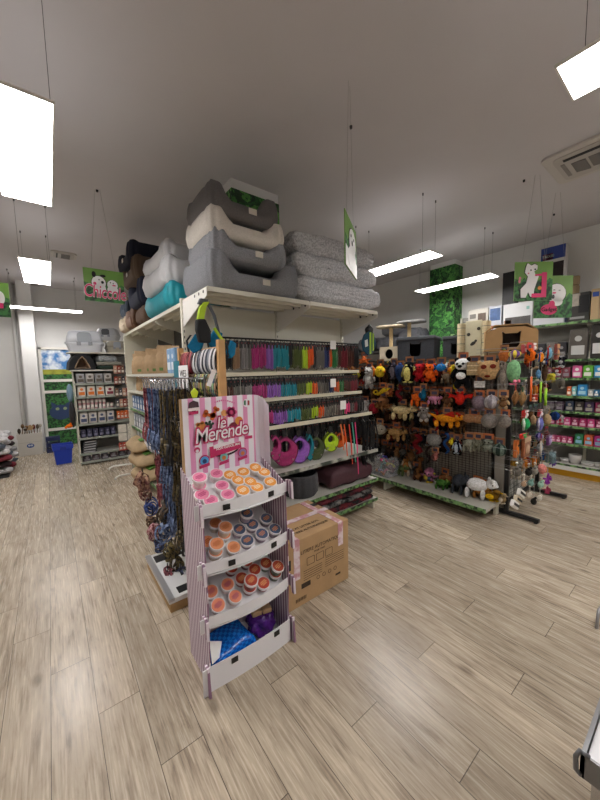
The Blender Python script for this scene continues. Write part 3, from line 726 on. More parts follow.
row(seq1, 226, 356, 360, 2.68, 1.90, .185, 'top', step=.05)
seq2 = [(224, 'brown'), (232, 'silver'), (243, 'grey'), (252, 'magenta'), (265.5, 'purple'), (279, 'teal'), (296, 'olive'), (306, 'lime'), (310, 'orange'), (317, 'silver'), (327, 'navy'), (333, 'orange'), (338, 'green'), (342, 'brown'), (350, 'dark red')]
row(seq2, 226, 356, 390, 2.56, 1.555, .115, 'second', kind='dog_collar', loops=2, cat='dog collar')
seq3 = [(250, 'dark red'), (262, 'magenta'), (274, 'purple'), (286, 'teal'), (300, 'olive'), (310, 'lime'), (316, 'orange'), (322, 'silver'), (336, 'patterned'), (341, 'green'), (344, 'pink'), (349, 'silver'), (353, 'dark red'), (357, 'black')]
row(seq3, 256, 362, 415, 2.44, 1.312, .105, 'third', kind='dog_collar', loops=2, cat='dog collar', wide=.032)
seqd = [(200, 'black'), (262, 'brown'), (280, 'black'), (300, 'navy'), (312, 'black'), (335, 'dark red'), (345, 'black')]
row(seqd, 226, 356, 390, 2.66, 1.555, .12, 'second', kind='dog_collar', loops=2, cat='dog collar', step=.055)
row(seqd, 250, 360, 415, 2.58, 1.31, .12, 'third', kind='dog_collar', loops=2, cat='dog collar', step=.055)
row(seqd, 262, 366, 440, 2.62, 1.08, .24, 'bottom', step=.05)
row([(200, 'black')], 264, 362, 440, 2.50, 1.08, .05, 'bottom', kind='dog_collar', step=.045, cat='dog collar')
for u, v, y in ((333, 344, 2.52), (333, 382, 2.48), (343, 404, 2.34)):
    q = YP(u, v, y); nm = {344: 'top', 382: 'second', 404: 'third'}[v]
    tag(MB().bb(q.x-.04, q.x+.04, q.y-.004, q.y, q.z-.055, q.z+.035).build('price_card', PAPER), 'white printed card hanging on the %s row of leads' % nm, 'card')
# harnesses
def srgb_(h): h = h.lstrip('#'); return [int(h[i:i+2], 16)/255 for i in (0, 2, 4)]
def harness(col, w_, h_, loc, rz, label):
    r = empty('dog_harness', loc, rz, label, 'dog harness', None); m = mat(col, .8, noise=.15, scale=50, bump=.3, bscale=150)
    n_ = 28; out = []; inn = []
    for i in range(n_):
        a = 2*PI*i/n_; c, s_ = math.cos(a), math.sin(a)
        wv = 1.0-.38*max(0, s_)**2+.06*math.sin(3*a)
        out.append((c*w_/2*wv, s_*h_/2)); inn.append((c*w_*.20, s_*h_*.19+h_*.16))
    vest = MB().ringp(out, inn, .05, (0, .02, -h_/2), (1, 0, 0), (0, 0, 1)).build('vest', m, r, bevel=.014)
    MB().ringp([(x*1.01, y*1.01) for x, y in out], [(x*.94, y*.94) for x, y in out], .054, (0, .022, -h_/2), (1, 0, 0), (0, 0, 1)).build('piping', mat([x*.6 for x in srgb_(col)], .7), vest)
    MB().strap([(-w_*.3, .015, -h_*.2), (-w_*.1, .02, -.0), (w_*.1, .02, .0), (w_*.3, .015, -h_*.2)], .02, .006, (0, 1, 0)).build('strap', mat(col, .5, noise=.1, scale=10), r)
    MB().strap([(-w_*.42, -.036, -h_*.62), (0, -.042, -h_*.72), (w_*.42, -.036, -h_*.62)], .016, .004, (0, 0, 1)).build('strap', mat(col, .5, noise=.1, scale=10), r)
    for sx in (-1, 1): MB().prism(circ(.008, 10, sx*w_*.27, -h_*.78), .005, (0, -.032, 0)).build('stud', CHROME, vest)
    MB().bb(-.02, .02, -.015, .005, .0, .06).build('black_header', BLACK, r)
    return r
for (u, v, w_, h_, c, lb) in ((268, 444, 10, 20, '#77736f', 'grey mesh dog harness at the left of the bottom row'), (275, 446, 10, 26, '#b43a78', 'slim magenta dog harness beside the grey one'),
    (286, 452, 22, 30, '#a8306c', 'large magenta padded dog harness on the bottom row'), (300, 450, 18, 27, '#9a62c2', 'lilac padded dog harness on the bottom row'), (309, 447, 7, 27, '#16808f', 'teal dog harness seen edge-on behind the lilac one'),
    (318, 449, 15, 24, '#4a5630', 'olive green padded dog harness on the bottom row'), (331, 442, 13, 19, '#b9da2c', 'neon lime dog harness on the bottom row'), (339, 440, 11, 15, '#ec6a24', 'orange dog harness on the bottom row')):
    y = 2.40; q = YP(u, v-h_/2, y); k = depth(q)/FPX; harness(c, w_*k*1.25, h_*k*1.0, (q.x, y+random.uniform(0, .05), min(q.z, 1.03)), -.3, lb)
# bright thin leads hanging low
for (u, v0, v1, c, nm) in ((344, 424, 458, '#e8602a', 'orange'), (349, 424, 464, '#e34a3c', 'red-orange'), (352, 422, 462, '#54b59c', 'mint green'), (355, 422, 474, '#f0488a', 'hot pink'), (340.5, 424, 450, '#e8804a', 'pale orange')):
    q = YP(u, v0, 2.34); q2 = YP(u+3.5, v1, 2.30)
    r = empty('dog_lead', q, 0, 'thin %s dog lead dangling from the right end of the bottom row' % nm, 'dog lead')
    b = MB(); d_ = q2-q
    b.strap([Vector((0, 0, 0)), d_*.5+Vector((.006, 0, 0)), d_], .013, .005, (1, .2, 0)).strap([Vector((.012, .01, 0)), d_*.5+Vector((.022, 0.01, 0)), d_*.93], .011, .005, (1, .2, 0))
    b.build('webbing', mat(c, .5), r); MB().bb(-.015, .025, -.01, .015, 0, .05).build('black_header', BLACK, r)
def black_straps(u, v0, v1, y, label, n_=7, col='#17171a'):
    q = YP(u, v0, y); q2 = YP(u, v1, y); Lh = q.z-q2.z; r = empty('dog_harness', q, .1, label, 'dog harness')
    b = MB(); rn = random.Random(int(u*10))
    for i in range(n_):
        x = rn.uniform(-.05, .05); y_ = rn.uniform(-.03, .03)
        b.tube([(0, y_, 0), (x, y_-.01, -Lh*.3), (x*1.3+rn.uniform(-.02, .02), y_, -Lh*.6), (x*.8, y_, -Lh*rn.uniform(.8, 1)), (x*.3, y_+.02, -Lh*.7)], .006, 6)
    b.build('webbing', mat(col, .45), r); MB().tube([(0, 0, .02), (.02, 0, .0), (0, 0, -.02)], .004, 6).build('metal_ring', CHROME, r)
for i, (u, lb) in enumerate(((363, 'bundle of black harness straps right of the pink leads'), (369, 'middle bundle of black harness straps by the rack corner'), (374, 'rightmost bundle of black harness straps at the rack corner'))):
    black_straps(u, 421, 468-i*3, 2.34, lb, 9)
# middle goods at low shelves
fl = bed('pet_bed', .36, .38, .22, .0, mat('#47474a', .95, noise=.2, scale=90, bump=.4), mat('#5a5a5e', .95, noise=.2, scale=80), (1.93, 2.53, .362), 0, 'round charcoal felt pet bed on the low shelf', peak=0, bulge=.01, lip=.03, open_front=False, tagc=False, ee=1.0)
fluffy(.66, .46, .21, (2.52, 2.56, .362), .0, 'burgundy rectangular dog mattress on the low shelf', mat('#4f2f38', .6, noise=.1, scale=40), .002, 5)
for i, (z, c1, c2) in enumerate(((.132, '#1c1b20', '#7a2630'), (.195, '#8f8a88', '#1d1b1f'), (.255, '#6a2430', '#221c20'))):
    fluffy(1.0-.04*i, .5, .06, (2.33+.02*i, 2.545, z), 0, ['dark patterned folded pet blanket at the bottom of the pile', 'grey and black folded pet blanket in the middle of the pile', 'red patterned folded pet blanket on top of the pile'][i],
           mat(c1, .9, col2=c2, scale=16, kind='noise', bump=.5), .006, 8+i, name='pet_blanket', group='folded blankets')

# ================= LEFT AISLE RACK =================
LR = empty('gondola_rack', (1.2, 4.1, 0), 0, 'long cream metal shop rack facing the left aisle with sacks of kibble', 'shelf rack')
for y in (3.9, 4.75, 5.62): post(.965, y, 0, 2.2, LR, face='x') if y > 5 else post(1.43, y, 0, 2.2, LR, face='x')
wb(MB().bb(1.44, 1.45, 2.9, 5.6, .1, 2.2), 'back_panel', mat('#5c5851', .6), LR)
b = MB().bb(.955, 1.43, 2.88, 5.6, 2.212, 2.22)
for k in range(5): b.bb(.955+k*.1, .975+k*.1, 2.88, 5.6, 2.185, 2.212)
wb(b, 'top_shelf', SH, LR)
for y in (2.9, 3.8, 4.7, 5.58): wb(MB().prism([(1.42, 2.0), (.96, 2.15), (.96, 2.212), (1.42, 2.212)], .006, (0, y, 0), (1, 0, 0), (0, 0, 1)), 'bracket', SH, LR)
wb(MB().bb(.95, 1.43, 5.6, 5.64, .0, 2.2), 'end_panel', SH, LR)
for z in (1.60, 1.36, 1.08, .80, .16):
    xf = .96 if z > 1.3 else .98
    sh_ = wb(MB().bb(xf, 1.43, 3.0, 5.6, z-.03, z), 'shelf', mat('#d2cfc6', .4), LR); wb(MB().bb(xf-.008, xf-.001, 3.0, 5.6, z-.03, z+.004), 'price_strip', mat('#c9c7bc', .4) if z > 1.3 else STRIP, sh_)
# kibble sacks
def sack_proto():
    r = empty('kibble_sack'); m = mat('#a98d6b', .85, noise=.16, scale=14, bump=.4, bscale=25)
    b = MB(); vs = []; n_ = 20; lv = [(0, 1, .9), (.02, 1, 1), (.45, 1.02, 1.05), (.66, .96, .7), (.76, .9, .3), (.80, .92, .12), (1.0, .98, .10), (1.03, .97, .05)]
    for j, (z, wx, wy) in enumerate(lv):
        for i in range(n_):
            a = 2*PI*i/n_; c, s_ = math.cos(a), math.sin(a); e = .5
            x = math.copysign(abs(c)**e, c)*.085*wx; y = math.copysign(abs(s_)**e, s_)*.05*wy
            vs.append((x+.004*math.sin(9*z+3*a), y+.004*math.sin(11*z+5*a), z*.27+.006*math.sin(2*a)*(j > 4)))
    fs = [(j*n_+i, j*n_+(i+1) % n_, (j+1)*n_+(i+1) % n_, (j+1)*n_+i) for j in range(len(lv)-1) for i in range(n_)]
    fs += [tuple(range(n_))[::-1], tuple((len(lv)-1)*n_+i for i in range(n_))]
    b.add(vs, fs).build('paper_bag', m, r, smooth=True)
    MB().bb(-.03, .03, -.056, -.052, .03, .06).build('green_label', mat('#5b7a3c', .6), r)
    return r
SK = sack_proto(); first = True
ys = [5.35, 5.05, 4.78, 4.5, 4.22, 3.95, 3.68]
for z in (1.601, 1.361):
    for i, y in enumerate(ys):
        s_ = 1.12 if z > 1.5 else .80
        s_ *= (1.05 if i % 2 else .97)
        lb = 'brown paper kibble sack, %s shelf of the left rack, %s' % ('upper' if z > 1.5 else 'second', ['farthest from the camera', 'second from far end', 'third from far end', 'middle of its row', 'fifth from far end', 'second from near end', 'nearest the blue packets'][i])
        if first: SK.location = (1.08, y, z); SK.rotation_euler = (0, 0, -.8); SK.scale = (s_,)*3; tag(SK, lb, 'kibble sack', 'kibble sacks on the left rack'); first = False
        else: dup(SK, (1.08+random.uniform(-.02, .02), y, z), -.75+random.uniform(-.3, .3), lb, 'kibble sacks on the left rack', scale=s_)
# big sacks lying at the base
def big_sack(c, rot, label):
    r = empty('kibble_sack', c, 0, label, 'kibble sack', 'big kibble sacks at the base'); r.rotation_euler = rot
    m = mat('#ab9270', .85, noise=.15, scale=8, bump=.25, bscale=15)
    b = MB(); b.ell((0, 0, 0), (.22, .36, .085), n=24, k=14, fn=lambda p: Vector((math.copysign(min(abs(p.x)*1.15, .21)+.006*math.sin(20*p.y), p.x), math.copysign(min(abs(p.y)*1.1, .38), p.y), p.z+.006*math.sin(25*p.x+11*p.y))))
    b.build('paper_bag', m, r, smooth=True)
    MB().bb(-.06, .05, -.20, -.06, .082, .09).build('green_label', mat('#5a8a3a', .6), r)
for c, rt, lb in (((1.03, 4.8, .25), (.0, -.25, .1), 'bottom big brown sack of kibble with green label, at the base of the left rack'), ((1.04, 5.0, .42), (.05, -.25, .05), 'middle big brown sack of kibble with green label at the rack base'), ((1.04, 5.2, .585), (.05, -.25, 0), 'top big brown sack of kibble with green label at the rack base')):
    big_sack(c, rt, lb)
# blister and foil packs on lower shelves
def pack(loc, sz, col, rz, label, cat='packet', group=None, lab='#d9d9de', name='packet'):
    r = empty(name, loc, rz, label, cat, group); w_, d_, h_ = sz
    vs = []; fs = []; n_ = 6
    MB().prism(rrect(w_, h_, min(w_, h_)*.12, 0, h_/2), d_, (0, d_/2, 0), (1, 0, 0), (0, 0, 1)).build('wrapper', mat(col, .35, noise=.15, scale=20), r, bevel=min(w_, d_)*.15)
    MB().bb(-w_*.36, w_*.36, -d_/2-.002, -d_/2, h_*.15, h_*.45).prism(circ(w_*.2, 12, 0, h_*.68), .002, (0, -d_/2, 0)).build('printed_label', mat(lab, .4), r)
    return r
def dup_row(proto_fn, pts, rz, labels, group, scale=None):
    p0 = None
    for i, p in enumerate(pts):
        if p0 is None: p0 = proto_fn(p, rz, labels[i] if isinstance(labels, list) else labels, group)
        else: dup(p0, p, rz+random.uniform(-.06, .06), labels[i] if isinstance(labels, list) else labels, group)
cols3 = [('#49638f', 'blue grey'), ('#3f5878', 'slate blue'), ('#8fa7bd', 'pale blue')]
for zi, (z, nm) in enumerate(((1.081, 'third'), (.801, 'fourth'), (.50, 'fifth'))):
    c, cn = [('#5a7396', 'blue'), ('#8a8f95', 'silver'), ('#7d828a', 'grey')][zi]
    if zi == 2: continue
    dup_row(lambda p, rz, l, g: pack(p, (.13, .05, .2), c, rz, l, 'packet', g), [(1.02, 3.75+.17*i, z) for i in range(11)], -PI/2, '%s foil packet standing on the %s shelf of the left rack' % (cn, nm), '%s foil packets on the left rack' % cn)
dup_row(lambda p, rz, l, g: pack(p, (.2, .06, .25), '#8a8c8e', rz, l, 'packet', g), [(1.04, 3.9+.24*i, .55) for i in range(7)], -PI/2, 'grey and red packet hanging low on the left rack behind the kibble sacks', 'grey packets low on the left rack')
for z, nm in ((1.601, 'upper'), (1.361, 'second')):
    dup_row(lambda p, rz, l, g: pack(p, (.12, .06, .25 if z > 1.5 else .18), '#7da3c9', rz, l, 'packet', g, '#e4ecf2'), [(1.0, 3.28+.13*i, z) for i in range(2 if z > 1.5 else 3)], -PI/2, 'light blue packet at the near end of the %s kibble shelf' % nm, 'light blue packets on the %s shelf' % nm)
sg = empty('shelf_sign', (.83, 2.4, 1.45), 0, 'white shelf card with dark lettering and a teal strip, behind the lead rack', 'sign')
q0, q1, q2_, q3 = XP(174, 365, .83), XP(179.5, 365, .83), XP(188.5, 365, .83), XP(188.5, 393, .83)
zlo = q3.z; zhi = q2_.z
wb(MB().bb(.825, .83, q1.y, q0.y, zlo, zhi+.04), 'teal_strip', mat('#1f7486', .5), sg)
wb(MB().bb(.82, .826, q2_.y, q1.y, zlo, zhi), 'white_card', PAPER, sg)
wtext('WES', .075, INK, sg, (.819, (q2_.y+q1.y)/2, (zlo+zhi)/2+.04), (0, -1, 0), (0, 0, 1), th=.0006)
# small feet hooks
for y, lb in ((6.15, 'far curved white metal rack foot on the floor'), (5.5, 'near curved white metal rack foot beside the kibble sacks')):
    b = MB(); b.tube([(1.05, y, .05), (.85, y, .06), (.74, y, .06), (.69, y, .04), (.68, y, .012)], .014, 8)
    tag(b.build('curved_stand', WHITE, smooth=True), lb, 'stand')

# ---- beds on the left rack ----
PUF = mat('#cacacd', .6, noise=.06, scale=8, bump=.3, bscale=18)
def puffy(loc, rz, W_, D_, H_, m, label, peak=.08):
    return bed('pet_bed', W_, D_, H_, H_*.06, m, m, loc, rz, label, peak=peak, bulge=.045, lip=.1, tagc=False, ee=.28)
TEAL = mat('#1a93a2', .5, noise=.1, scale=6, bump=.2, bscale=15)
def place_bed(c, rz, W_, D_, H_, m, label, **k): return puffy(c, rz, W_, D_, H_, m, label, **k)
place_bed((1.19, 3.60, 2.225), -PI/2, .92, .5, .22, TEAL, 'bright teal pet bed on the left rack under two pale ones')
place_bed((1.20, 3.62, 2.44), -PI/2, .90, .54, .25, PUF, 'lower pale grey quilted pet bed above the teal bed')
place_bed((1.22, 3.70, 2.67), -PI/2, .86, .52, .20, PUF, 'upper pale grey quilted pet bed above the teal bed')
bed('pet_bed', .70, .44, .30, .12, mat('#1c2036', .9, bump=.2, bscale=200), DARK, (1.14, 4.55, 2.45), -PI/2, 'dark navy pet bed behind the pale quilted beds on the left rack', peak=.05, tagc=False)
bed('pet_bed', .78, .48, .26, .10, mat('#5b4a3d', .9, bump=.2, bscale=200), DARK, (1.12, 4.62, 2.74), -PI/2, 'brown pet bed with square tag, in the dark stack on the left rack', peak=.05)
bed('pet_bed', .80, .50, .26, .10, mat('#15182b', .9, bump=.2, bscale=200), DARK, (1.12, 4.78, 2.95), -PI/2, 'navy pet bed with square tag on top of the dark stack under the ceiling', peak=.06)
fluffy(.5, .45, .22, (1.16, 4.42, 2.225), -PI/2, 'brown pet cushion under the dark stack on the left rack', mat('#5a4334', .9, noise=.1), .003, 12)
bed('pet_bed', .44, .42, .25, .08, mat('#6b4a35', .55, noise=.1), mat('#a58b70', .9), (1.13, 4.95, 2.225), -PI/2, 'brown leather look pet bed with lining showing', peak=.05, tagc=False)
bed('pet_bed', .46, .44, .2, .08, mat('#b8a892', .9, noise=.1), mat('#cdbfa8', .9), (1.12, 5.35, 2.225), -PI/2, 'cream pet bed at the far end of the left rack top', peak=.03, tagc=False)
bed('pet_bed', .42, .40, .2, .07, mat('#3a4350', .9, noise=.1), DARK, (1.12, 5.32, 2.43), -PI/2, 'slate grey pet bed stacked on the cream one at the far end', peak=.04, tagc=False)
r = empty('dog_plush', (1.0, 5.5, 2.63), -PI/2, 'small cream plush dog sitting on the slate bed at the far end', 'plush toy')
MB().ell((0, 0, .07), (.05, .045, .07)).ell((0, -.02, .16), (.045, .045, .04)).ell((0, -.06, .15), (.02, .02, .018)).ell((-.04, -.01, .16), (.012, .02, .035)).ell((.04, -.01, .16), (.012, .02, .035)).build('body', fur('#a99a84'), r, smooth=True)

# ================= WOODEN COLLAR STAND =================
WS = empty('collar_stand', (.88, 2.35, 0), 0, 'pine wood stand with bars of collars behind the treat display', 'display stand')
for y in (1.96, 2.76):
    wb(MB().bb(.862, .905, y-.022, y+.022, .0, 1.81), 'wooden_post', PINE, WS, bevel=.002)
    wb(MB().bb(.72, .93, y-.022, y+.022, .0, .04), 'wooden_foot', PINE, WS)
for z in (1.76, 1.60, 1.44): wb(MB().tube([(.885, 1.98, z), (.885, 2.74, z)], .011, 8), 'wooden_bar', PINE, WS)
def collar(y, z, R_, col, label, group, two=None):
    key = ('collar', col, R_)
    if key not in LP:
        r = LP[key] = empty('dog_collar', (.885, y, z), 0, label, 'dog collar', group)
        n_ = 20; pts = [(math.sin(2*PI*i/n_)*R_*.45, .01*math.sin(4*PI*i/n_), -R_+math.cos(2*PI*i/n_)*R_-.0) for i in range(n_+1)]
        MB().strap(pts, .027, .004, (0, 1, 0)).build('band', mat(col, .6, col2=two, scale=40) if two else mat(col, .6), r)
        MB().bb(-.012, .012, -.014, .014, -2*R_-.008, -2*R_+.01).build('buckle', BLACK, r)
        return r
    return dup(LP[key], (.885, y, z), random.uniform(-.35, .35), label, group)
for i in range(22):
    y = 2.0+i*.031; c = ['#d8d6d8', '#1f2430', '#e0dde0', '#8b8f9a', '#33394a', '#7c2a36', '#a8434a'][(i % 5) if i < 14 else 5+i % 2]
    nm = 'white and dark' if i < 14 else 'red patterned'
    collar(y, 1.765, .085, c, '%s dog collar looped over the top bar of the wooden stand' % {'#d8d6d8': 'light grey', '#1f2430': 'dark navy', '#e0dde0': 'white', '#8b8f9a': 'mid grey', '#33394a': 'slate', '#7c2a36': 'dark red', '#a8434a': 'red'}[c], 'collars on the top bar')
pat = [('#4a3b30', '#b09070', 'brown patterned'), ('#2f5a3a', '#b7b060', 'green patterned'), ('#3a3f46', '#8a7f78', 'grey patterned'), ('#274c6a', '#8fb08a', 'blue green patterned')]
for j, z in enumerate((1.595, 1.435)):
    for i in range(20):
        c, c2, nm = pat[(i*3+j) % 4 if i < 12 else (0 if j == 0 else 2)]
        key_nm = ['middle', 'lower'][j]
        collar(2.0+i*.036, z, .078, c, '%s dog collar looped over the %s bar of the wooden stand' % (nm, key_nm), '%s collars on the wooden stand' % nm, c2)
tag(MB().prism([(-.014, -.035), (.014, -.035), (.024, 0), (.0, .028), (-.024, 0)], .014, YP(194, 392, 2.0)).build('price_star', mat('#c8e02a', .4), bevel=.003), 'neon yellow star shaped price tag on the wooden stand', 'tag')
tag(MB().bb(-.0, .03, -.002, 0, -.07, .04).build('price_card', PAPER, loc=YP(210, 375, 1.97), rot=(0, .4, 0)), 'white slanted paper tag between the collars of the wooden stand', 'tag')
# lime black harness hanging above the stand, blue ones around
def big_harness(u0, v0, v1, y, label):
    q = YP(u0, v0, y); q2 = YP(u0, v1, y); h_ = q.z-q2.z; r = empty('dog_harness', q, .2, label, 'dog harness')
    MB().strap([(0, 0, 0), (-.03, 0, -h_*.15), (-.05, 0, -h_*.4), (-.045, 0, -h_*.62)], .05, .02, (1, 0, .2)).build('lime_panel', mat('#b4d428', .7), r)
    MB().strap([(0, 0, .01), (.03, 0, -h_*.1), (.07, 0.01, -h_*.3), (.085, 0, -h_*.6), (.10, 0, -h_*.85)], .022, .008, (1, 0, .3)).strap([(-.01, .01, .02), (-.03, .01, -.02)], .06, .02, (1, 0, 0)).build('webbing', mat('#4b4f55', .7), r)
    MB().prism([(-.085, -h_*.45), (-.02, -h_*.42), (.02, -h_*.7), (.015, -h_), (-.07, -h_), (-.09, -h_*.7)], .04, (0, .02, 0)).build('back_pad', mat('#141416', .8), r, bevel=.01)
    MB().strap([(.05, -.01, -h_*.62), (.09, -.01, -h_*.8), (.13, -.01, -h_*.95)], .02, .01, (1, 0, .6)).build('lime_strap', mat('#b4d428', .7), r)
big_harness(206, 302, 343, 2.2, 'black and neon lime dog harness hanging above the wooden stand')
for u, v, lb, an in ((196, 341, 'blue fabric dog harness at the left of the stand top', -.5), (229, 347, 'blue triangular dog harness right of the wooden post', .6), (213, 337, 'blue dog harness behind the lime one', .1)):
    q = YP(u, v, 2.30); r = empty('dog_harness', q, an, lb, 'dog harness')
    MB().prism([(-.06, -.04), (.0, .05), (.07, .03), (.04, -.06), (-.02, -.09)], .03, (0, 0, 0)).build('vest', fabric('#1c7199'), r, bevel=.008)
    MB().strap([(-.03, -.02, .04), (-.06, -.02, .0), (-.05, -.02, -.08)], .015, .005, (1, 0, 0)).build('strap', BLACK, r)

# ================= LEAD RACK ON THE LEFT =================
WR = empty('wire_lead_rack', (.8, 2.5, 0), 0, 'chrome wire rack with prongs carrying many hanging dog leads', 'wire rack')
b = MB()
for z in (1.56, 1.27, .98): b.tube([(.84, 2.16, z), (.84, 2.86, z)], .006, 6)
for y in (2.16, 2.5, 2.86): b.tube([(.845, y, .1), (.845, y, 1.58)], .007, 6)
wb(b, 'wire_frame', WIRE, WR)
for z in (1.565, 1.275, .985):
    for i in range(9):
        y = 2.2+i*.08; l = .26 if z > 1.5 else .2
        wb(MB().tube([(.84, y, z), (.84-l, y, z), (.84-l-.012, y, z+.012)], .0035, 6), 'prong', CHROME, WR)
def long_lead(col, c2, L_, nm):
    r = empty('dog_lead'); m = mat(col, .6, col2=c2, scale=45)
    b = MB(); rn = random.Random(len(nm)*7)
    for k in range(3):
        x = (k-1)*.012; ph = rn.uniform(0, 6)
        pts = [(x+.006*math.sin(ph+6*t), .01*(k-1)+.005*math.cos(ph+5*t), -.07-(L_)*t*(1-.05*k)) for t in [i/9 for i in range(10)]]
        b.strap(pts, .014, .0045, (1, .5*(k-1), 0))
    for k in range(2):
        n_ = 12; R_ = .035+.008*k; cz = -.07-L_*.86
        b.strap([(math.sin(2*PI*i/n_)*R_*.7, .02*(k-.5)+math.sin(4*PI*i/n_)*.006, cz+math.cos(2*PI*i/n_)*R_*1.7) for i in range(n_+1)], .016, .004, (0, 1, 0))
    b.build('webbing', m, r)
    n_ = 10
    MB().tube([(math.sin(2*PI*i/n_)*.011, 0, -.0-.016+math.cos(2*PI*i/n_)*.014) for i in range(n_)], .0028, 6, closed=True).tube([(0, 0, -.03), (0, 0, -.075)], .006, 8).build('chrome_clip', CHROME, r)
    return r
LL = {}
spec = [('gold patterned black', '#17171a', '#6e5e38'), ('plain black', '#141416', '#2c2c30'), ('blue patterned', '#23345a', '#7284a8'), ('red patterned', '#5e1c28', '#a05058')]
for j, z in enumerate((1.56, 1.27, .98)):
    for i in range(9):
        for k in range(5 if z > 1.5 else 4):
            y = 2.2+i*.08; x = .60+k*.05 if z > 1.5 else .67+k*.045
            si = 0 if y < 2.42 else (1 if y < 2.5 and k > 1 else (2 if y < 2.70 else 3))
            if y < 2.42 and (k+i) % 4 == 0: si = 1
            L_ = {0: (.50, .52, .62), 1: (.5, .5, .6), 2: (.46, .5, .55), 3: (.42, .45, .4)}[si][j]
            key = (si, j); nm, c, c2 = spec[si]; lv = ['top', 'middle', 'lower'][j]
            lb = '%s dog lead hanging from the %s prongs of the chrome rack' % (nm, lv); gp = '%s leads on the %s prongs' % (nm, lv)
            if key not in LL:
                r = LL[key] = long_lead(c, c2, L_, nm); r.location = (x, y, z); r.rotation_euler = (0, 0, .9); tag(r, lb, 'dog lead', gp)
            else: dup(LL[key], (x, y+random.uniform(-.01, .01), z), .9+random.uniform(-.5, .5), lb, gp, scale=(1, 1, random.uniform(.9, 1.06)))
# coiled collars and harnesses bunched low on the prongs
for i, (u, v, s_, c, c2, nm) in enumerate(((147, 494, .07, '#6a2a2c', '#c0a08a', 'red and tan'), (151, 507, .075, '#22346e', '#4a62a8', 'blue'), (153, 521, .06, '#3a2a26', '#8a6a50', 'brown'), (155, 532, .07, '#7a2430', '#c8a0a0', 'dark red'),
        (160, 545, .055, '#1a1c2c', '#5a6a98', 'navy'), (166, 512, .08, '#17171a', '#5c4a3a', 'black'), (164, 532, .075, '#2a3c66', '#8a9cc0', 'denim blue'), (172, 549, .08, '#151517', '#7c6c3e', 'black and gold'), (176, 566, .08, '#1a1a1c', '#6a5c34', 'dark gold flecked'), (168, 575, .06, '#4a1e2a', '#a05a60', 'wine red'), (181, 578, .07, '#1c1c20', '#3a4466', 'dark'), (143, 482, .06, '#5a2428', '#b08a70', 'rusty'))):
    q = YP(u, v, 2.9-.045*i if i < 5 else 2.62-.04*(i-5)); r = empty('dog_harness', q, random.uniform(0, 2), '%s patterned harness bundle hanging low by the chrome rack' % nm, 'dog harness'); rn = random.Random(i)
    b = MB()
    for k in range(5):
        n_ = 14; a0 = rn.uniform(0, 6); tl = rn.uniform(-.7, .7); M3 = rotz(a0) @ rotx(tl); rr = s_*rn.uniform(.6, .95); off = Vector((rn.uniform(-.02, .02), rn.uniform(-.02, .02), rn.uniform(-.03, .03)))
        b.strap([M3 @ Vector((math.sin(2*PI*j/n_)*rr*.8, 0, math.cos(2*PI*j/n_)*rr))+off for j in range(n_+1)], .022, .006, M3 @ Vector((0, 1, 0)))
    b.build('webbing', mat(c, .7, col2=c2, scale=50), r); MB().tube([(0, 0, s_*.8), (0, 0, s_*1.6)], .004, 6).build('hanging_loop', BLACK, r)
# low platform
PB = empty('display_plinth', (.72, 2.47, 0), 0, 'low white board with black rubber strips on a wooden base under the leads', 'plinth')
wb(MB().bb(.53, .855, 2.145, 2.80, 0, .055), 'wooden_base', mat('#a8875a', .7, noise=.12, scale=12), PB)
wb(MB().bb(.525, .858, 2.15, 2.81, .055, .09), 'white_board', mat('#dedede', .35), PB, bevel=.004)
wb(MB().bb(.522, .56, 2.145, 2.82, .075, .095), 'metal_edge', mat('#b8b8ba', .3, .6), PB)
wb(MB().bb(.60, .80, 2.18, 2.25, .09, .096), 'rubber_strip', BLACK, PB); wb(MB().bb(.57, .78, 2.66, 2.76, .09, .096), 'rubber_strip', BLACK, PB)

# ================= FAR LEFT SHELVES =================
FS = empty('gondola_rack', (.72, 7.05, 0), 0, 'far white metal shelf unit full of small tins and pouches at left', 'shelf rack')
XL0, XR0, YFR = .335, 1.24, 6.80
for x in (XL0+.015, .92, XR0-.015): wb(MB().bb(x-.015, x+.015, 7.24, 7.28, 0, 2.02), 'upright', SH, FS)
wb(MB().bb(XL0, XR0, 7.22, 7.24, .1, 2.02), 'back_panel', mat('#7d7c78', .6), FS)
LV = [1.46, 1.225, 1.0, .745, .49, .21, .06]
for z in LV:
    sh_ = wb(MB().bb(XL0, XR0, YFR, 7.22, z-.025, z), 'shelf', mat('#b9b7b0', .4), FS); wb(MB().bb(XL0, XR0, YFR-.006, YFR-.0005, z-.03, z+.004), 'price_strip', mat('#8e948a', .4), sh_)
wb(MB().bb(XL0, XL0+.012, YFR, 7.22, 0, 1.5).prism([(YFR+.1, 1.5), (7.22, 1.5), (7.22, 1.98)], .01, (XL0, 0, 0), (0, 1, 0), (0, 0, 1)), 'side_panel', SH, FS)
wb(MB().bb(.27, XR0, YFR+.05, 7.25, 1.99, 2.01), 'top_shelf', SH, FS)
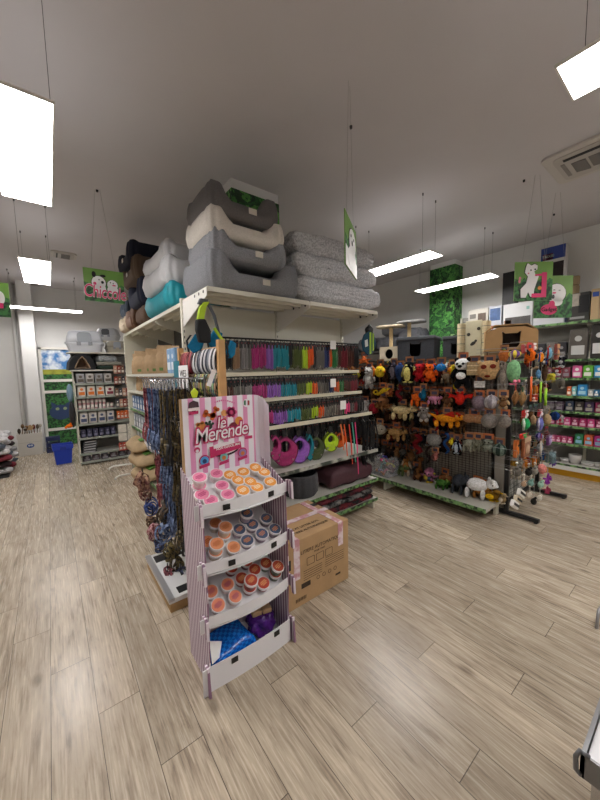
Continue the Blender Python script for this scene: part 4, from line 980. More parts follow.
def shelf_goods(z, h_, cols, labc, n_, nm, cat, d_=.12, gp='', w_=None, x0=XL0+.03, x1=.92, y=YFR+.09, shape='pack', lnm=''):
    wd = (x1-x0)/n_; ww = w_ or wd*.86
    for i in range(n_):
        c, cn = cols[i % len(cols)]; key = ('fg', c, z, ww); p = (x0+wd*(i+.5), y, z+.001); lb = '%s %s on the %s of the far left shelves' % (cn, nm, lnm); g_ = '%s %ss, %s' % (cn, nm, lnm)
        if key in LP: dup(LP[key], p, 0, lb, g_); continue
        if shape == 'pack': LP[key] = pack(p, (ww, d_, h_), c, 0, lb, cat, g_, labc, name=nm.replace(' ', '_'))
        else:
            r = LP[key] = empty('food_tin', p, 0, lb, cat, g_)
            MB().lathe([(ww*.42, 0), (ww*.45, .004), (ww*.45, h_-.006), (ww*.42, h_)], n=14).build('tin', mat(c, .4), r); MB().lathe([(ww*.455, h_*.3), (ww*.455, h_*.8)], n=14).build('label_band', mat(labc, .5), r)
shelf_goods(1.46, .17, [('#8d8d90', 'grey'), ('#b0aca8', 'light grey')], '#5a5148', 4, 'food pouch', 'pouch', lnm='top row')
shelf_goods(1.225, .19, [('#c9c4bc', 'white and orange')], '#d0702a', 3, 'food pouch', 'pouch', lnm='second row', x1=.79); shelf_goods(1.225, .17, [('#c9c4bc', 'white and maroon')], '#7a2438', 1, 'food pouch', 'pouch', lnm='second row', x0=.79, x1=.95)
shelf_goods(1.0, .085, [('#b98a8f', 'pinkish'), ('#c7b6b0', 'pale')], '#d8d2cc', 9, 'food tin', 'tin', lnm='third row', shape='tin')
shelf_goods(1.086, .085, [('#b98a8f', 'stacked pinkish')], '#d8d2cc', 7, 'food tin', 'tin', lnm='third row', shape='tin', x1=.80)
shelf_goods(.745, .20, [('#bfbab4', 'white and blue'), ('#bdb8b4', 'white and grey')], '#3f4a68', 4, 'food bag', 'bag', lnm='fourth row')
shelf_goods(.49, .15, [('#23233a', 'dark blue')], '#6a6a80', 6, 'food bag', 'bag', lnm='fifth row')
shelf_goods(.06, .1, [('#2a2530', 'dark'), ('#4a3a40', 'dark red')], '#77757a', 6, 'food box', 'box', lnm='bottom row', x1=1.2)
for i in range(5):
    lb = 'black and silver flat packet, %s of the pile low on the far left shelves' % ['bottom', 'second', 'middle', 'fourth', 'top'][i]
    r = empty('flat_packet', (.48, YFR+.17, .211+i*.045), .05*i, lb, 'packet', 'flat packets in a pile')
    MB().bb(-.11, .11, -.14, .14, 0, .042).build('wrapper', mat('#26262a', .4), r, bevel=.01); MB().bb(-.09, .09, -.142, -.14, .012, .03).build('printed_label', mat('#a8a8aa', .4), r)
# hanging goods on the right third
hc = [('#b48a74', 'beige'), ('#8a3a2a', 'rust'), ('#6a4a3a', 'brown'), ('#3a3a42', 'dark')]
for j, z in enumerate((1.62, 1.42, 1.2, 1.0, .78, .52, .36, .18)):
    n_ = 5 if j not in (5, 6) else 2
    for i in range(n_):
        c, cn = (('#c9c3b6', 'cream') if j in (5, 6) else (('#a03828', 'red') if j == 7 else hc[(i+j) % 4])); w_ = .30/n_
        if j == 4: c, cn = '#c05a24', 'orange'
        key = ('hg', c, w_); lv = ['top', 'second', 'third', 'fourth', 'fifth', 'sixth', 'seventh', 'lowest'][j]
        lb = '%s hanging pet snack packet, %s row of the right part of the far left shelves' % (cn, lv); g_ = '%s hanging packets, %s row' % (cn, lv); p = (.94+w_*(i+.5), YFR-.02, z-.0)
        if key in LP: dup(LP[key], p, 0, lb, g_)
        else: LP[key] = pack(p, (w_*.9, .03, .15), c, 0, lb, 'packet', g_, '#c8c0b4', name='hanging_packet')
# top goods: igloo, cushions, litter boxes
def litter_box(loc, rz, base, lid, label, s_=1.0, door='#9aa0a8'):
    r = empty('litter_box', loc, rz, label, 'litter box'); r.scale = (s_,)*3
    def lay(z0, z1, a0, a1, mm, nm, n_=24, cap=.3):
        lv = [(z0, a0), ((z0+z1)/2, (a0*.5+a1*.5)), (z1-.03, a1*.98), (z1-.008, a1*.9), (z1, a1*.72)] if cap else [(z0, a0), (z1, a1)]
        vs = []; e = .35
        for z, k_ in lv:
            for i in range(n_):
                a = 2*PI*i/n_; c, s2 = math.cos(a), math.sin(a)
                vs.append((math.copysign(abs(c)**e, c)*.27*k_, math.copysign(abs(s2)**e, s2)*.20*k_, z))
        fs = [(j*n_+i, j*n_+(i+1) % n_, (j+1)*n_+(i+1) % n_, (j+1)*n_+i) for j in range(len(lv)-1) for i in range(n_)]+[tuple(range(n_))[::-1], tuple((len(lv)-1)*n_+i for i in range(n_))]
        MB().add(vs, fs).build(nm, mm, r, smooth=bool(cap), bevel=0)
    lay(0, .14, .86, 1.0, base, 'tray', cap=0); lay(.135, .16, 1.05, 1.05, base, 'rim', cap=0); lay(.16, .36, 1.0, .86, lid, 'hood')
    MB().prism(rrect(.2, .17, .05, 0, .24), .012, (0, -.197, 0)).build('flap', mat(door, .3), r)
    for x in (.05, -.11): MB().bb(x, x+.06, -.215, -.2, .11, .17).build('latch', mat('#888b92', .4), r)
litter_box((.56, 7.02, 2.011), -.12, mat('#c9ccd4', .4), mat('#d7dae2', .35), 'big white hooded litter box on top of the far left shelves', 1.05)
litter_box((1.04, 7.05, 2.011), .1, mat('#a6a091', .4), mat('#a39d90', .4), 'taupe litter box right of the white one on the far shelves', .62)
litter_box((1.0, 7.5, 2.27), -.5, mat('#c2c2c4', .4), mat('#b5b6ba', .35), 'white and dark hooded litter box at the back above the taupe one', .7, '#2c2d33')
st_ = MB().bb(.8, 1.3, 7.3, 7.7, 2.24, 2.268).build('wall_shelf', SH); tag(st_, 'small white shelf carrying the hooded litter box at the back', 'shelf')
for x_ in (0,): wb(MB().bb(XL0-.03, XR0, YFR+.02, 7.22, 1.675, 1.70), 'shelf', mat('#b9b7b0', .4), FS)
ig = empty('cat_igloo', (.47, 7.0, 1.701), .1, 'black and beige cat igloo with triangular opening on the far shelves', 'cat bed')
out = [(-.22, 0), (.22, 0), (.2, .16), (.14, .27), (.05, .33), (-.05, .33), (-.14, .27), (-.2, .16)]; inn = [(-.13, .03), (.13, .03), (.10, .12), (.05, .22), (.012, .28), (-.012, .28), (-.05, .22), (-.10, .12)]
MB().ringp(out, inn, .32, (0, .16, 0)).build('shell', mat('#1d1d20', .9), ig, bevel=.015)
MB().ringp([(x*1.02, z*1.0+.0) for x, z in inn], [(x*.86, z*.9+.012) for x, z in inn], .30, (0, .15, 0)).build('lining', mat('#a68c74', .9), ig); MB().bb(-.12, .12, .13, .15, .03, .28).build('back_lining', mat('#8a7260', .9), ig); ig.scale = (.95, .9, .84)
fluffy(.42, .34, .07, (.92, 6.98, 1.701), .1, 'dark green cushion right of the cat igloo', mat('#22352c', .9), .004, 21)
fluffy(.40, .32, .07, (.90, 6.98, 1.77), -.1, 'beige grey cushion on top of the dark green one', mat('#8d8a7f', .9), .004, 22)
fluffy(.30, .26, .12, (.86, 7.04, 1.842), .2, 'bundle of pale plastic wrapped goods behind the cushions', mat('#a9adb0', .3, noise=.3, scale=20), .012, 23, name='wrapped_bundle')
# things hanging at left side of the far shelves
r = empty('pet_carrier_bag', (.27, 6.95, 1.2), 0, 'light blue and black bag hanging on the left side of the far shelves', 'bag')
MB().ell((0, 0, .1), (.05, .09, .16)).build('body', mat('#6f8ba0', .6), r, smooth=True); MB().ell((.01, 0, -.28), (.05, .1, .24)).build('lower_bag', DARK, r, smooth=True)
r = empty('plush_fish', (.22, 6.92, .72), 0, 'small orange plush toy at the edge of the far shelves', 'plush toy'); MB().ell((0, 0, 0), (.05, .03, .035)).ell((.03, 0, .04), (.03, .02, .02)).ell((-.05, 0, -.02), (.02, .01, .025)).build('body', fur('#e8701c'), r, smooth=True)

# ================= LEFT FLOOR THINGS =================
bk = empty('storage_bucket', (.10, 7.3, 0), .05, 'blue plastic basket standing on the floor by the far shelves', 'basket')
BL = mat('#1236a8', .4)
def ff(z, k_): return [(sx*k_*.19, sy*k_*.14, z) for sx, sy in ((-1, -1), (1, -1), (1, 1), (-1, 1))]
vs = ff(0.0, .8)+ff(.27, .97)+ff(.28, 1.08)+ff(.36, 1.12)+ff(.36, 1.04)+ff(.02, .76)
MB().add(vs, [(3, 2, 1, 0)]+[(4*k_+i, 4*k_+(i+1) % 4, 4*k_+4+(i+1) % 4, 4*k_+4+i) for k_ in range(5) for i in range(4)]+[(20, 21, 22, 23)]).build('body', BL, bk, bevel=.006)
MB().bb(-.06, .06, -.158, -.15, .28, .33).build('handle', mat('#0e2a84', .4), bk); bk.scale = (.74, .9, .98)
r = empty('storage_crate', (-.03, 8.55, 0), 0, 'small dark navy crate by the wall between white box and blue basket', 'crate')
b = MB()
for z in (.0, .12, .24): b.bb(-.12, .12, -.1, .1, z, z+.08)
b.build('body', mat('#1a2450', .5), r); b = MB()
for x in (-.1, .1):
    for y in (-.08, .08): b.bb(x-.015, x+.015, y-.015, y+.015, 0, .32)
b.build('corner_posts', mat('#151c40', .5), r)
wbx = empty('cardboard_box', (-.40, 8.62, 0), .02, 'white cardboard carton with blue round print by the far left wall', 'box')
def wz(p): return p
MB().bb(-.19, .19, -.15, .15, 0, .40).ringp([(-.2, -.16), (.2, -.16), (.2, .16), (-.2, .16)], [(-.185, -.145), (.185, -.145), (.185, .145), (-.185, .145)], .1, (0, 0, .35), (1, 0, 0), (0, 1, 0)).build('carton', mat('#c9c4bb', .7), wbx)
MB().prism(circ(.06, 20, 0, .2, .045), .002, (0, -.151, 0)).build('blue_print', mat('#35508a', .6), wbx)
MB().prism(circ(.02, 8, -.02, .205), .002, (0, -.153, 0)).prism(circ(.02, 8, .02, .205), .002, (0, -.153, 0)).build('print_eyes', mat('#b9bfca', .6), wbx)
MB().bb(-.18, .18, -.1525, -.15, .268, .272).build('flap_seam', mat('#9a958c', .7), wbx)
for i in range(9):
    x = -.16+.04*i; r = empty('wooden_stick', (-.40+x, 8.62+.05*math.sin(i*2), .40), 0, 'stick toy poking out of the white carton, %s from the left' % ['first', 'second', 'third', 'fourth', 'fifth', 'sixth', 'seventh', 'eighth', 'ninth'][i], 'stick toy', 'stick toys in the white carton')
    c = ['#3c342c', '#6a5238', '#4a3f36', '#8d6c48', '#2f2a28', '#7a5c3e', '#6e2f28', '#5a4c40', '#b0a898'][i]
    hh = .10+.09*abs(math.sin(i*1.7)); b = MB().tube([(0, 0, 0), (.02*math.sin(i), .0, hh)], .008, 6).build('shaft', mat(c, .8), r)
    MB().ell((.02*math.sin(i), 0, hh), (.028, .022, .035+.02*math.cos(i))).build('fuzzy_tip', fur(c), r, smooth=True)
tag(MB().prism([(-.05, -.04), (.03, -.05), (.06, .03), (-.02, .05)], .05, (-.38, 8.56, .56)).build('cardboard_flap', KRAFT, bevel=.004), 'brown cardboard piece on top of the white carton', 'cardboard')
# pile of folded garments at the left edge
pl = random.Random(3)
for j in range(6):
    for i in range(3):
        zc = .04+.1*j; c, cn = [('#a9a7a8', 'pale grey'), ('#33292c', 'dark'), ('#75303a', 'dark red'), ('#c9c6c6', 'white'), ('#5c6470', 'slate'), ('#c9c7c8', 'white')][(j+(i*2 if j < 5 else 0)) % 6 if j < 5 else 5]
        x = -.80-.015*j; y = 7.05+.40*i
        r = empty('folded_garment', (x+pl.uniform(-.03, .03), y, zc+.001), pl.uniform(-.25, .25), '%s folded pet garment, %s layer, %s in the pile at the left edge' % (cn, ['bottom', 'second', 'third', 'fourth', 'fifth', 'top'][j], ['nearest', 'middle', 'farthest'][i]), 'garment', 'garment pile')
        MB().ell((0, 0, .045), (.24, .20, .052), n=18, k=10, fn=lambda p: Vector((p.x, p.y, max(-.045, p.z+.008*math.sin(30*p.x+j)+.006*math.sin(25*p.y+i))))).build('cloth', fabric(c), r, smooth=True)
        MB().ell((.19, -.1, .06), (.06, .07, .045), n=10, k=6).build('sleeve', fabric(c), r, smooth=True)
tb = empty('low_table', (-.85, 7.45, 0), 0, 'low dark stand under the garment pile at the left edge', 'table')
wb(MB().bb(-1.1, -.62, 6.85, 8.1, .0, .035), 'top', DARK, tb, bevel=.004)

# ================= PLUSH TOY RACK =================
TR = empty('toy_gondola', (3.9, 2.5, 0), 0, 'dark metal shop rack covered in hanging plush toys', 'shelf rack')
DM = mat('#3a3733', .6); TOPM = mat('#4a4844', .5)
wb(MB().bb(3.78, 3.80, 1.325, 3.9, .12, 1.60), 'back_panel', mat('#8a857c', .7), TR)
b = MB()
for k in range(50): b.bb(3.774, 3.781, 1.44, 3.88, .2+k*.028, .203+k*.028)
for k in range(60): b.bb(3.774, 3.781, 1.44+k*.041, 1.443+k*.041, .2, 1.6)
wb(b, 'wire_grid', mat('#26241f', .5), TR)
wb(MB().bb(3.60, 4.55, 1.40, 3.9, 1.685, 1.71), 'top_shelf', TOPM, TR)
wb(MB().bb(3.38, 4.6, 1.335, 3.9, .13, .16), 'base_shelf', mat('#b7b4aa', .4), TR)
wb(MB().bb(3.372, 3.379, 1.335, 3.9, .12, .165), 'price_strip', STRIP, TR)
for y in (1.36, 2.6, 3.4): wb(MB().bb(3.42 if y > 1.5 else 3.70, 3.77, y, y+.03, 0, .13), 'base_leg', SH, TR)
for z in (1.62, 1.34, 1.06, .80):
    wb(MB().tube([(3.60, 1.42, z), (3.60, 3.9, z)], .006, 6), 'hang_bar', BLACK, TR)
    b = MB()
    for k in range(13):
        y = 1.5+k*.19; b.tube([(3.78, y, z), (3.47, y, z), (3.46, y, z+.02)], .004, 5)
    wb(b, 'hooks', WIRE, TR)
for y in (1.44, 2.7, 3.86): wb(MB().bb(3.78, 3.82, y-.02, y+.02, 0, 1.69), 'upright', DM, TR)

def plush(kind, w_, h_, c1, c2='#2a2320', card=True, cardc='#a9683f'):
    """one toy, front towards local -Y, top of the toy at the local origin height 0"""
    r = empty({'face': 'plush_disc_toy'}.get(kind, 'plush_'+kind)); B_ = MB(); d = min(w_, h_)*.5; m1 = fur(c1); m2 = fur(c2 if c2 != '-' else c1)
    def E(x, z, rx, rz, y=0, ry=None, mi=0, R=None, n=10, k=7): B_.ell((x*w_, y*d, z*h_), (rx*w_, (ry if ry is not None else .5)*d, rz*h_), R, n, k, mi)
    if kind in ('bear', 'panda'):
        E(0, -.60, .30, .26, ry=.7); E(0, -.22, .32, .20, ry=.75, mi=1 if kind == 'panda' else 0); q_ = 0 if kind == 'panda' else 1
        E(-.24, -.07, .10, .08, ry=.25, mi=q_); E(.24, -.07, .10, .08, ry=.25, mi=q_)
        E(-.36, -.5, .10, .18, ry=.35, R=roty(.4), mi=q_); E(.36, -.5, .10, .18, ry=.35, R=roty(-.4), mi=q_); E(-.2, -.86, .13, .15, ry=.5, mi=q_); E(.2, -.86, .13, .15, ry=.5, mi=q_)
        if kind == 'panda': E(0, -.58, .2, .12, y=-.5, ry=.35, mi=1)
        E(-.12, -.2, .06, .04, y=-.75, ry=.12, mi=2); E(.12, -.2, .06, .04, y=-.75, ry=.12, mi=2); E(0, -.28, .09, .05, y=-.8, ry=.2)
    elif kind in ('dog', 'dinosaur', 'elephant', 'polar_bear', 'frog'):
        E(-.02, -.42, .34, .28, ry=.9); hx = .36
        E(hx, -.3, .16, .2, ry=.7); E(hx+.10, -.36, .09, .09, ry=.4)
        for x, mi in ((-.28, 0), (-.16, 0), (.16, 0), (.28, 0)): E(x, -.78, .075, .24, y=-.5 if x in (-.28, .16) else .5, ry=.35)
        E(hx-.06, -.08, .05, .10, ry=.2, mi=1); E(hx+.04, -.12, .05, .1, y=-.5, ry=.2, mi=1); E(hx+.07, -.25, .02, .03, y=-.65, ry=.1, mi=2)
        if kind == 'dinosaur':
            B_.tube([(-.3*w_, 0, -.4*h_), (-.45*w_, 0, -.25*h_), (-.6*w_, 0, -.12*h_)], [.12*h_, .08*h_, .02*h_], 8)
            B_.prism([(-.1*w_, -.2*h_), (.2*w_, .1*h_), (.3*w_, -.3*h_)], .01, (0, -.4*d, 0), mi=1)
        elif kind == 'elephant': B_.tube([(.45*w_, 0, -.35*h_), (.5*w_, 0, -.6*h_), (.46*w_, 0, -.85*h_)], [.09*h_, .07*h_, .05*h_], 8); E(.28, -.3, .14, .2, y=-.7, ry=.15)
        else: E(-.38, -.3, .04, .08, ry=.2)
    elif kind == 'fish':
        E(0, -.5, .34, .36, ry=.6); B_.prism([(-.25*w_, -.5*h_), (-.5*w_, -.15*h_), (-.45*w_, -.5*h_), (-.5*w_, -.85*h_)], .3*d, (0, .15*d, 0), mi=1)
        B_.prism([(-.1*w_, -.2*h_), (.05*w_, 0), (.12*w_, -.2*h_)], .2*d, (0, .1*d, 0), mi=1); E(.2, -.42, .03, .04, y=-.5, ry=.1, mi=2); E(.33, -.52, .05, .07, ry=.2, mi=1)
    elif kind == 'bird':
        E(0, -.55, .32, .36, ry=.8); E(.14, -.2, .2, .2, ry=.7); B_.prism([(.28*w_, -.15*h_), (.5*w_, -.25*h_), (.28*w_, -.3*h_)], .3*d, (0, .15*d, 0), mi=1)
        E(-.12, -.55, .2, .22, y=-.7, ry=.2, mi=1); E(-.34, -.7, .14, .08, ry=.3); E(.16, -.18, .03, .03, y=-.7, ry=.1, mi=2); E(-.05, -.93, .14, .07, y=-.3, ry=.4, mi=1); E(.15, -.93, .12, .07, ry=.4, mi=1)
    elif kind == 'ball':
        n_, k_ = 20, 12; o = MB().ell((0, 0, -.5*h_), (.5*w_, .5*w_, .5*h_), None, n_, k_)
        o.m = [(i % n_//2) % 2 if c2 != '-' else 0 for i in range(len(o.f))]; B_ = o
        B_.lathe([(.006, 0), (.006, .02)], (0, 0, -.01), 6)
    elif kind == 'octopus':
        E(0, -.3, .26, .28, ry=.9)
        for i in range(7):
            a = PI+PI*i/6; B_.tube([(.1*w_*math.cos(a), -.2*d*(i % 2), -.45*h_), (.35*w_*math.cos(a), -.3*d, -.5*h_+.25*h_*math.sin(a)), (.5*w_*math.cos(a), 0, -.45*h_+.5*h_*math.sin(a))], [.07*w_, .06*w_, .02*w_], 6, mi=i % 2)
        E(-.1, -.3, .05, .05, y=-.85, ry=.1, mi=2); E(.1, -.3, .05, .05, y=-.85, ry=.1, mi=2)
    elif kind == 'starfish':
        P = [(math.sin(PI*i/5)*(.5 if i % 2 == 0 else .22)*w_, math.cos(PI*i/5)*(.5 if i % 2 == 0 else .22)*h_-.5*h_) for i in range(10)]
        B_.prism(P, .5*d, (0, .25*d, 0)); E(0, -.5, .2, .2, ry=.5, mi=1)
    elif kind == 'snake':
        pts = [(.28*w_*math.sin(i*.9), -.2*d*math.cos(i), -h_*(i/11)) for i in range(12)]; B_.tube(pts, [.2*w_]*10+[.16*w_, .05*w_], 8); E(0, -.03, .3, .07, mi=1)
    elif kind == 'seahorse':
        pts = [(.5*w_*(-.8+1.6*t), 0, -h_*(.55+.25*math.sin(5*t+1.0))) for t in [i/9 for i in range(10)]]
        B_.tube(pts, [.10*h_]+[.16*h_]*3+[.22*h_]*4+[.16*h_, .10*h_], 8); B_.tube([(-.42*w_+.12*w_*math.cos(a), 0, -.62*h_+.2*h_*math.sin(a)) for a in [i*.6 for i in range(9)]], .08*h_, 6); E(.42, -.3, .1, .2, ry=.5); E(.5, -.35, .05, .08, ry=.3, mi=1)
    elif kind == 'peanut': E(-.22, -.5, .29, .46, ry=.9); E(.2, -.5, .3, .46, ry=.9); E(0, -.5, .2, .38, ry=.8)
    elif kind == 'mouse':
        B_.ell((0, 0, -.47*h_), (.42*w_, .8*d, .46*h_), None, 12, 9, fn=lambda p: Vector((p.x*(1+.35*p.z/h_), p.y, p.z)))
        E(-.3, -.86, .15, .07, y=-.4, ry=.2, mi=1); E(.3, -.86, .15, .07, y=-.4, ry=.2, mi=1); E(0, -.98, .08, .04, mi=1); B_.tube([(0, 0, 0), (.05*w_, 0, .12*h_), (0, 0, .2*h_)], .03*w_, 5, mi=1)
    elif kind == 'face':
        E(0, -.5, .5, .5, ry=.45, n=18); E(-.18, -.32, .12, .12, y=-.42, ry=.1, mi=1); E(.18, -.3, .12, .12, y=-.42, ry=.1, mi=1); E(-.03, -.8, .12, .07, y=-.36, ry=.1, mi=1); E(-.4, -.1, .1, .12, ry=.2); E(.4, -.1, .1, .12, ry=.2)
    elif kind == 'cube':
        B_.box((0, 0, -.5*h_), (w_*.85, d*1.2, h_*.85), rotz(.3)); B_.box((0, 0, -.3*h_), (w_*.87, d*1.24, h_*.06), rotz(.3), mi=1).box((0, 0, -.6*h_), (w_*.87, d*1.24, h_*.06), rotz(.3), mi=1)
    elif kind == 'bat':
        E(0, -.55, .18, .42, ry=.8); B_.prism([(-.1*w_, -.3*h_), (-.5*w_, -.1*h_), (-.42*w_, -.5*h_), (-.28*w_, -.4*h_), (-.12*w_, -.65*h_)], .1*d, (0, 0, 0), mi=1); B_.prism([(.1*w_, -.3*h_), (.5*w_, -.1*h_), (.42*w_, -.5*h_), (.28*w_, -.4*h_), (.12*w_, -.65*h_)], .1*d, (0, 0, 0), mi=1)
        E(-.09, -.1, .05, .12, ry=.2); E(.09, -.1, .05, .12, ry=.2); E(0, -.6, .1, .2, y=-.7, ry=.2, mi=1)
    elif kind == 'penguin':
        E(0, -.58, .36, .42, ry=.8); E(0, -.17, .26, .17, ry=.7); E(0, -.6, .24, .34, y=-.45, ry=.5, mi=1); E(-.4, -.5, .1, .28, ry=.25, R=roty(.3), mi=1); E(.4, -.5, .1, .28, ry=.25, R=roty(-.3), mi=1); E(0, -.2, .09, .04, y=-.8, ry=.3, mi=1); E(-.18, -.97, .14, .04, y=-.3, mi=1); E(.18, -.97, .14, .04, y=-.3, mi=1)
    elif kind == 'giraffe':
        E(0, -.72, .4, .28, ry=.8); B_.tube([(.05*w_, 0, -.55*h_), (.12*w_, 0, -.3*h_), (.1*w_, 0, -.12*h_)], [.16*w_, .12*w_, .12*w_], 8); E(.16, -.1, .24, .09, ry=.5); E(-.02, -.03, .06, .05, ry=.2, mi=1); E(.2, -.02, .04, .04, ry=.2, mi=1); E(-.25, -.9, .12, .12, y=-.4, mi=1); E(.25, -.9, .12, .12, y=-.4, mi=1); E(-.1, -.7, .16, .1, y=-.6, ry=.2, mi=1); E(.2, -.62, .1, .08, y=-.5, ry=.2, mi=1)
    elif kind == 'carrot':
        B_.tube([(0, 0, 0), (0, 0, -.3*h_), (0, 0, -.7*h_), (0, 0, -h_)], [.3*w_, .45*w_, .3*w_, .03*w_], 10); E(0, .03, .15, .1, mi=1)
    B_.build('body', [m1, m2, EYE], r, smooth=kind not in ('cube', 'starfish', 'bat'))
    if card:
        cw = max(.05, min(.10, w_*.7)); MB().bb(-cw/2, cw/2, .01, .016, -.02, .055).bb(-cw*.3, cw*.3, .006, .010, .0, .035, mi=1).build('header_card', [mat(cardc, .7), mat('#3a3548', .6)], r)
    return r
def toyx(kind, u, v, wp, hp, c1, c2, label, x=3.50, card=True, cardc='#a9683f', rz=-PI/2+.15, group=None):
    q = XP(u, v-hp/2, x); k = depth(q)/FPX; w_, h_ = wp*k*(1.22 if kind not in ('ball',) else 1.05), hp*k*1.08
    r = plush(kind, w_, h_, c1, c2, card, cardc); r.location = q; r.rotation_euler = (0, 0, rz); tag(r, label, 'plush toy', group); return r
